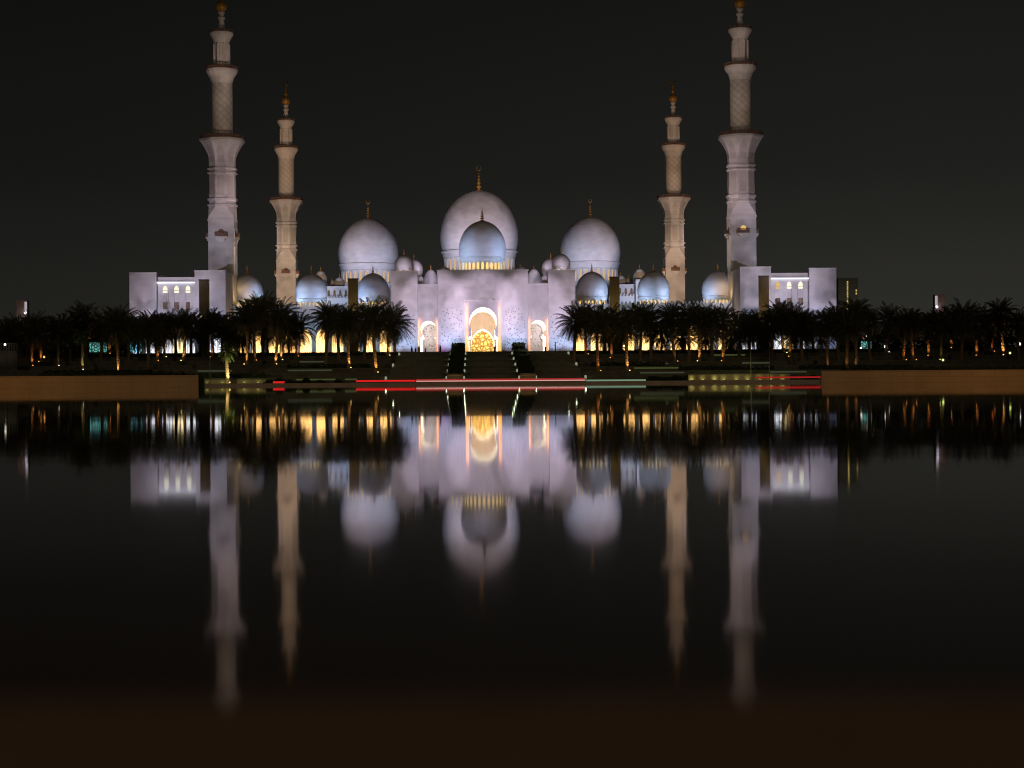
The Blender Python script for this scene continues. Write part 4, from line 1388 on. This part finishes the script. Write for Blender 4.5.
LAMPC = {'orange': ((1.0, 0.42, 0.12), 'lamp_orange', 0.60), 'red': ((1.0, 0.30, 0.10), 'lamp_orange', 0.5), 'warm': ((1.0, 0.58, 0.18), 'lamp_warm', 1.6),
         'white': ((1.0, 0.85, 0.7), 'lamp_white', 0.03), 'dim': ((1.0, 0.55, 0.25), 'lamp_orange', 0.2), 'green': ((0.8, 0.9, 0.2), 'lamp_green', 0.08),
         'greenlit': ((0.85, 0.9, 0.35), 'lamp_white', 0.5), 'young': ((1.0, 0.85, 0.4), 'lamp_warm', 3.6)}
for px, by, ty, lamp, lab in PALMS:
    young = lamp in ('young', 'greenlit')
    # which terrace gives this foot height
    eff = PY - (P(px, by, 1700).z - CAMZ)
    best = None
    for d, z in [(340, 0.45), (343.5, 0.45)] + [(a + 5.5, b) for a, b in zip(STEP_D, STEP_Z)] + [(433, 8.0)]:
        yy = PY - (z - CAMZ) * F / d
        if best is None or abs(yy - eff) < abs(best[0] - eff):
            best = (yy, d, z)
    d, zb = best[1], best[2]
    if not young:
        d += random.uniform(-2.5, 3.5)
    if d > 424: d = min(d, 423.8 if random.random() < 0.5 else 431)
    d = d if abs(d - 426) > 2.2 or min(abs(P(px, by, d).x - q) for q in (-69.9, -32.6, 32.9, 70.3)) > 2.5 else 421
    zb = ground_z(d)
    x = P(px, by, d).x
    zt = P(px, ty, d).z
    up = 4.1 if not young else 1.6
    h = max(2.5, zt - up - zb)
    tm, k = palm_trunk(h)
    t = thing('palm_tree', (x, d, zb), lab, 'palm tree', 'palms in the gardens')
    t.rotation_euler = (random.gauss(0, 0.03), random.gauss(0, 0.045), 0)
    link('trunk', tm, t, (0, 0, -0.05), random.uniform(0, 6.28))
    crz = random.uniform(0, 6.28)
    cr = link('crown', CROWN_YOUNG if young else random.choice(CROWNS), t, (0, 0, k - 0.1), crz)
    sc = random.uniform(0.90, 1.12)
    cr.scale = (sc, sc, sc * random.uniform(1.05, 1.25))
    if lamp:
        c, lens, L = LAMPC[lamp]
        lx, ly = x + random.choice((-0.5, 0.5)), d - 1.1
        lz = ground_z(ly)
        g = thing('ground_lamp', (lx, ly, lz), 'lamp under ' + lab, 'lamp', 'ground lamps below palms')
        mb = MB(); mb.lathe([(0.17, lz), (0.2, lz + 0.2), (0.15, lz + 0.26)], 10, (lx, ly)); part(g, 'housing', mb, M['metal'])
        mb = MB(); mb.lathe([(0.14, lz + 0.263), (0.12, lz + 0.36), (0.03, lz + 0.40)], 10, (lx, ly)); part(g, 'lens', mb, M[lens])
        spot((lx, ly, lz + 0.55), (x, d, lz + 3.4), c, L, 34, 1.0, 0.08, name='palm_uplight')

# ------------------------------------------------------------------ shrubs and hedges on the terraces
def shrub_mesh(seed, n=420):
    random.seed(seed)
    mb = MB()
    for _ in range(n):
        v = Vector((random.gauss(0, 1), random.gauss(0, 1), random.gauss(0, 1))).normalized()
        r = random.uniform(0.55, 1.0) * (1 + 0.25 * math.sin(3 * v.x + seed) * math.cos(2 * v.z * 2))
        c = Vector((v.x * r, v.y * r, abs(v.z) * r * 0.9))
        a = Vector((random.gauss(0, 1), random.gauss(0, 1), random.gauss(0, 1))).normalized() * 0.20
        b = a.orthogonal().normalized() * 0.09
        mb.quad(c - a, c + b, c + a, c - b)
    for k in range(5):
        a = k * 1.256
        mb.tube([(0, 0, 0), (0.35 * math.cos(a), 0.35 * math.sin(a), 0.6)], [0.05, 0.02], 5)
    return mb.mesh('shrub', M['leaf'])


SH = [shrub_mesh(31), shrub_mesh(32), shrub_mesh(33)]
random.seed(9)
SHRUBS = [(266, 'left of the short red strip'), (272, 'at the left end of the short red strip'), (279, 'behind the short red strip'), (288, 'just right of the short red strip'),
          (296, 'below the far left minaret'), (305, 'between the short and the long red strips'), (320, 'midway below the left arcade'), (338, 'near the left end of the long red strip'),
          (653, 'at the right end of the pale green strip'), (660, 'right of the pale green strip'), (668, 'midway between green strip and lit wall'), (676, 'near the lit low wall'),
          (684, 'at the left end of the right lit wall'), (812, 'at the left end of the right pool wall')]
for px, where in SHRUBS:
    p = P(px, 380, 347.5 if px < 500 else 347.6)
    o = link('shrub', random.choice(SH), None, (p.x, p.y, 0.45), random.uniform(0, 6))
    k = random.uniform(0.8, 1.2)
    o.scale = (k, k, k * random.uniform(0.8, 1.1))
    tag(o, 'small dark round shrub ' + where, 'shrub', 'shrubs along the promenade')

HEDGES = [(-95, -72, 366, 'left of the outer left palms'), (-64, -46, 353, 'under the outermost left arcade dome'), (-44, -26, 379, 'left of the stairs below the pillar'),
          (24, 40, 379, 'right of the stairs below the pillar'), (42, 62, 366, 'under the far right minaret'), (68, 92, 366, 'under the right corner building'),
          (-44, -23, 416, 'at the plateau edge left of the stairs'), (23, 44, 416, 'at the plateau edge right of the stairs'), (-66, -47, 416, 'at the plateau edge before the left arcade'),
          (47, 68, 416, 'at the plateau edge before the right arcade'), (-100, -70, 416, 'at the plateau edge before the left corner building'), (71, 100, 416, 'at the plateau edge before the right corner building'),
          (-60.0, -41, 226, 'on top of the left pool wall platform'), (47, 75, 226, 'on top of the right pool wall platform')]
for x0, x1, d, where in HEDGES:
    z = ground_z(d) if d > 330 else 1.35
    hh = 1.0 if d > 330 else 0.55
    mb = MB()
    mb.box(x0, x1, d + 0.2, d + 1.2, z, z + hh - 0.2)
    leaf_cloud(mb, x0, x1, d, d + 1.4, z + 0.05, z + hh, int((x1 - x0) * 55), 0.24)
    o = link('hedge', mb.mesh('hedge', M['leaf'], off=((x0 + x1) / 2, d, z)), None, ((x0 + x1) / 2, d, z))
    tag(o, 'long low dark clipped hedge ' + where, 'hedge', 'hedges on the garden terraces')

# ------------------------------------------------------------------ thin posts
for px, py, d, h, lab in ((210, 381, 345, 5.0, 'thin dark post left of the young palm by the left lit wall'), (751, 384, 340, 7.4, 'left one of two thin dark posts before the right lit wall'),
                          (769.5, 384, 340, 7.4, 'right one of two thin dark posts before the right lit wall'), (938.5, 372, 356, 3.6, 'thin pale post behind the right pool wall')):
    x = P(px, py, d).x
    z = ground_z(d)
    t = thing('lamp_post', (x, d, z), lab, 'post', 'thin posts by the water')
    mb = MB(); mb.lathe([(0.14, z), (0.12, z + 0.5), (0.08, z + 0.55), (0.06, z + h)], 8, (x, d)); part(t, 'pole', mb, M['metal'])
    mb = MB(); mb.lathe([(0.05, z + h), (0.2, z + h + 0.15), (0.22, z + h + 0.35), (0.05, z + h + 0.42)], 8, (x, d)); part(t, 'head', mb, M['metal'])
x = P(555.4, 350, 428).x
t = thing('bollard_post', (x, 428, 8), 'dark slim post standing before the right gate tower', 'post')
mb = MB(); mb.lathe([(0.2, 8.0), (0.2, 8.3), (0.13, 8.35), (0.12, 10.2), (0.2, 10.25), (0.18, 10.5)], 8, (x, 428)); part(t, 'pole', mb, M['metal'])

# ------------------------------------------------------------------ people at the head of the stairs
def person(px, d, hgt, robe, label, face=0.0, arm=0.0):
    x = P(px, 352, d).x
    t = thing('person', (x, d, 8.0), label, 'person', 'people at the head of the stairs', face)
    k = hgt / 1.75
    V = [(0, 0, 0.95), (0, 0, 1.15), (0, 0, 1.40), (0, 0, 1.52), (0, -0.01, 1.60), (0, -0.01, 1.72),
         (-0.18, 0, 1.40), (-0.23, 0.02, 1.12), (-0.22, -0.06 - arm, 0.88 + arm),
         (0.18, 0, 1.40), (0.23, 0.02, 1.12), (0.22, -0.06, 0.88),
         (-0.10, 0, 0.90), (-0.11, -0.02, 0.50), (-0.11, 0.03, 0.08), (-0.12, -0.12, 0.03),
         (0.10, 0, 0.90), (0.11, 0.06, 0.50), (0.11, 0.08, 0.08), (0.12, -0.06, 0.03)]
    E = [(0, 1), (1, 2), (2, 3), (3, 4), (4, 5), (2, 6), (6, 7), (7, 8), (2, 9), (9, 10), (10, 11), (0, 12), (12, 13), (13, 14), (14, 15), (0, 16), (16, 17), (17, 18), (18, 19)]
    Rr = [0.16, 0.14, 0.16, 0.055, 0.095, 0.085, 0.07, 0.05, 0.04, 0.07, 0.05, 0.04, 0.10, 0.07, 0.05, 0.045, 0.10, 0.07, 0.05, 0.045]
    me = bpy.data.meshes.new('body')
    me.from_pydata([(a * k, b * k, c * k) for a, b, c in V], E, [])
    me.materials.append(M['skin'])
    o = link('body', me, t)
    md = o.modifiers.new('skin', 'SKIN')
    sv = me.skin_vertices[0].data if me.skin_vertices else None
    if sv is None:
        lay = me.attributes  # fallback never expected
    else:
        for v_, r_ in zip(sv, Rr):
            v_.radius = (r_ * k, r_ * k)
        sv[0].use_root = True
    o.modifiers.new('smooth', 'SUBSURF').levels = 1
    # robe from shoulders to ankles, and head cover
    mb = MB()
    mb.lathe([(0.27 * k, 0.10 * k), (0.25 * k, 0.5 * k), (0.215 * k, 0.95 * k), (0.20 * k, 1.15 * k), (0.235 * k, 1.36 * k), (0.17 * k, 1.47 * k), (0.08 * k, 1.53 * k)], 14, cap_bot=False)
    link('robe', mb.mesh('robe', robe, True), t)
    mb = MB()
    mb.lathe([(0.11 * k, 1.56 * k), (0.125 * k, 1.66 * k), (0.115 * k, 1.76 * k), (0.05 * k, 1.82 * k)], 12, (0, 0.02))
    link('head_cover', mb.mesh('head_cover', robe, True), t)


person(411.8, 427.5, 1.55, M['cloth_dark'], 'person in dark clothes nearest the left gate tower')
person(415.6, 428, 1.3, M['cloth_dark'], 'short person in dark clothes, second from the left gate tower')
person(419.0, 430, 1.75, M['cloth_tan'], 'person in tan clothes at the left edge of the left arch')
person(425.3, 429, 1.25, M['cloth_dark'], 'short person in dark clothes in front of the left arch', 0.6)
person(440.3, 427.5, 1.8, M['cloth_dark'], 'tall person in black standing alone right of the left arch')
person(545.3, 436, 1.7, M['cloth_dark'], 'person in dark clothes in front of the right arch')
person(494.8, 432, 1.75, M['cloth_tan'], 'person in tan clothes at the right side of the main portal')

# ------------------------------------------------------------------ far background
def light_tower(pa, pb, ytop, side, label):
    d = 640
    a, b = P(pa, ytop, d), P(pb, ytop, d)
    t = thing('light_tower', ((a.x + b.x) / 2, d, 8), label, 'tower', 'far light towers')
    mb = MB(); mb.box(a.x, b.x, d, d + 3, 8, a.z, False); part(t, 'shaft', mb, M['far_wall'])
    xe = b.x if side > 0 else a.x
    mb = MB(); mb.box(min(xe, xe - side * 0.9), max(xe, xe - side * 0.9), d - 0.2, d - 0.01, a.z - 4.6, a.z - 0.5); part(t, 'edge_light', mb, M['tower_edge'])
    mb = MB(); xl = xe - side * 0.45; mb.lathe([(0.05, a.z - 5.2), (0.5, a.z - 4.9), (0.5, a.z - 4.5), (0.05, a.z - 4.2)], 10, (xl, d - 0.7)); part(t, 'lamp', mb, M['tower_lamp'])
    spot(((a.x + b.x) / 2, d - 12, 10), ((a.x + b.x) / 2, d, a.z - 4), (1.0, 0.72, 0.6), 0.10, 30, 1.0)


light_tower(16.5, 27, 300.5, 1, 'far pinkish light tower with a white lamp at the left edge of the row')
light_tower(935, 945.5, 294.5, -1, 'far pinkish light tower with a white lamp above the right palms')

d = 820
a, b = P(838, 278, d), P(858, 278, d)
t = thing('office_tower', ((a.x + b.x) / 2, d, 8), 'far dark tower block with a column of yellow windows right of the right corner building', 'tower block')
mb = MB(); mb.box(a.x, b.x, d, d + 12, 8, a.z, False); part(t, 'wall', mb, M['far_dark'])
for px, ys in ((847.5, [282 + 2.4 * i for i in range(13)]), (856.3, [290.5, 293.5])):
    for yv in ys:
        c = P(px, yv, d)
        mb = MB(); mb.box(c.x - 0.32, c.x + 0.32, d - 0.1, d - 0.01, c.z - 0.42, c.z + 0.42); part(t, 'window', mb, M['far_window'])
spot(((a.x + b.x) / 2, d - 40, 10), ((a.x + b.x) / 2, d, a.z - 15), (0.95, 0.9, 0.7), 0.075, 25, 1.0)


def glass_pavilion(pa, pb, yt, yb, label, dd=446):
    a, b = P(pa, yt, dd), P(pb, yb, dd)
    t = thing('glass_pavilion', ((a.x + b.x) / 2, dd, 8), label, 'pavilion', 'teal lit pavilions')
    mb = MB(); mb.box(a.x, b.x, dd + 0.3, dd + 5, 8, a.z, False); mb.box(a.x - 0.4, b.x + 0.4, dd - 0.4, dd + 5.4, a.z + 0.003, a.z + 0.4)
    part(t, 'wall', mb, M['stone_wall'])
    mb = MB(); mb.box(a.x + 0.1, b.x - 0.1, dd, dd + 0.29, max(8.1, b.z), a.z - 0.1); part(t, 'lit_glass', mb, M['teal_glass'])


glass_pavilion(89, 107, 342, 352, 'small pavilion with teal lattice glass at far left behind palms')
glass_pavilion(127, 142, 341, 352, 'small pavilion with teal lattice glass beside the left corner building', 433)
glass_pavilion(861, 872, 341, 350, 'small pavilion with teal lattice glass behind the right palms')


def far_house(pa, pb, yt, label, dd=560):
    a, b = P(pa, yt, dd), P(pb, yt, dd)
    t = thing('far_house', ((a.x + b.x) / 2, dd, 8), label, 'house', 'far warm lit houses')
    mb = MB(); mb.box(a.x, b.x, dd, dd + 8, 8, a.z, False); part(t, 'wall', mb, M['far_wall'])
    mb = MB(); mb.lathe([((b.x - a.x) * 0.5, a.z), ((b.x - a.x) * 0.42, a.z + 1.5), ((b.x - a.x) * 0.2, a.z + 2.6), (0.05, a.z + 3.0)], 14, ((a.x + b.x) / 2, dd + 4)); part(t, 'roof', mb, M['far_wall'], smooth=True)
    spot(((a.x + b.x) / 2 + 3, dd - 14, 10), ((a.x + b.x) / 2, dd, a.z - 3), (1.0, 0.6, 0.38), 0.16, 35, 1.0)


far_house(84, 95, 315, 'brown lit domed house seen through the left palms')
far_house(862, 874, 314, 'brown lit domed house seen through the right palms')

# dark far belt of trees behind the gardens, one mass
random.seed(77)
mb = MB()
for x0, x1 in ((-260, -93), (94, 290)):
    for _ in range(9000):
        x = random.uniform(x0, x1)
        top = 13.5 + 2.2 * math.sin(x * 0.21) + 1.6 * math.sin(x * 0.53 + 1)
        z = 8 + (top - 8) * random.random() ** 0.7
        c = Vector((x, random.uniform(500, 530), z))
        a = Vector((random.gauss(0, 1), random.gauss(0, 1), random.gauss(0, 1))).normalized() * random.uniform(0.5, 1.1)
        b = a.orthogonal().normalized() * 0.5
        mb.quad(c - a, c + b, c + a, c - b)
struct('far_trees', mb, M['leaf'])['kind'] = 'stuff'

# pale balustrade far left and small far lamps
d = 380
a, b = P(-6, 344, d), P(17, 351, d)
t = thing('balustrade', ((a.x + b.x) / 2, d, ground_z(d)), 'pale lit balustrade at the far left edge', 'balustrade')
mb = MB(); mb.box(a.x, b.x, d, d + 0.5, ground_z(d), b.z, False); mb.box(a.x, b.x, d - 0.1, d + 0.6, a.z, a.z + 0.15)
x = a.x + 0.2
while x < b.x:
    mb.box(x, x + 0.25, d + 0.1, d + 0.4, b.z + 0.003, a.z - 0.003); x += 0.6
part(t, 'rails', mb, M['stone_wall'])
spot((a.x + 2, d - 6, 5), ((a.x + b.x) / 2, d, (a.z + b.z) / 2), (1.0, 0.9, 0.72), 0.03, 40, 1.0)

for px, py, dd, mt, lab in ((811, 345, 434, 'lamp_white', 'small white lamp beside the right corner building end'), (861, 348, 440, 'lamp_white', 'small white lamp left of the teal glass on the right'),
                            (866.5, 336, 470, 'lamp_white', 'small white lamp above the teal glass on the right'), (886, 347, 425, 'lamp_white', 'round white globe lamp among the right palms'),
                            (969, 337, 520, 'lamp_orange', 'small reddish lamp high between palms at right'), (1019, 344, 430, 'lamp_white', 'white globe lamp at the right edge'),
                            (1010, 354.5, 400, 'lamp_green', 'small yellow lamp low at the right edge'), (943, 360, 382, 'lamp_green', 'yellow green lamp under the far right light tower'),
                            (44, 357, 405, 'lamp_orange', 'small orange lamp on a post near the left edge'), (5, 344.5, 379, 'lamp_white', 'small white lamp on the left balustrade'),
                            (624, 346, 426, 'lamp_warm', 'small orange lamp right of the inner right bronze pillar'), (383, 343.5, 428, 'lamp_warm', 'square amber lantern left of the stairs'),
                            (606, 344, 428, 'lamp_white', 'small pale lamp left of the inner right bronze pillar')):
    p = P(px, py, dd)
    z = ground_z(dd)
    t = thing('garden_lamp', (p.x, dd, z), lab, 'lamp', 'small garden lamps')
    mb = MB(); mb.lathe([(0.12, z), (0.06, z + 0.3), (0.05, max(z + 0.4, p.z - 0.25))], 7, (p.x, dd)); part(t, 'pole', mb, M['metal'])
    mb = MB(); rr = 0.45 if 'globe' in lab else 0.26
    mb.lathe([(max(0.03, rr * math.cos(q)), max(z + 0.7, p.z) + rr * math.sin(q)) for q in [R(-85 + 34 * i) for i in range(6)]], 10, (p.x, dd)); part(t, 'globe', mb, M[mt], smooth=True)

bpy.context.view_layer.update()
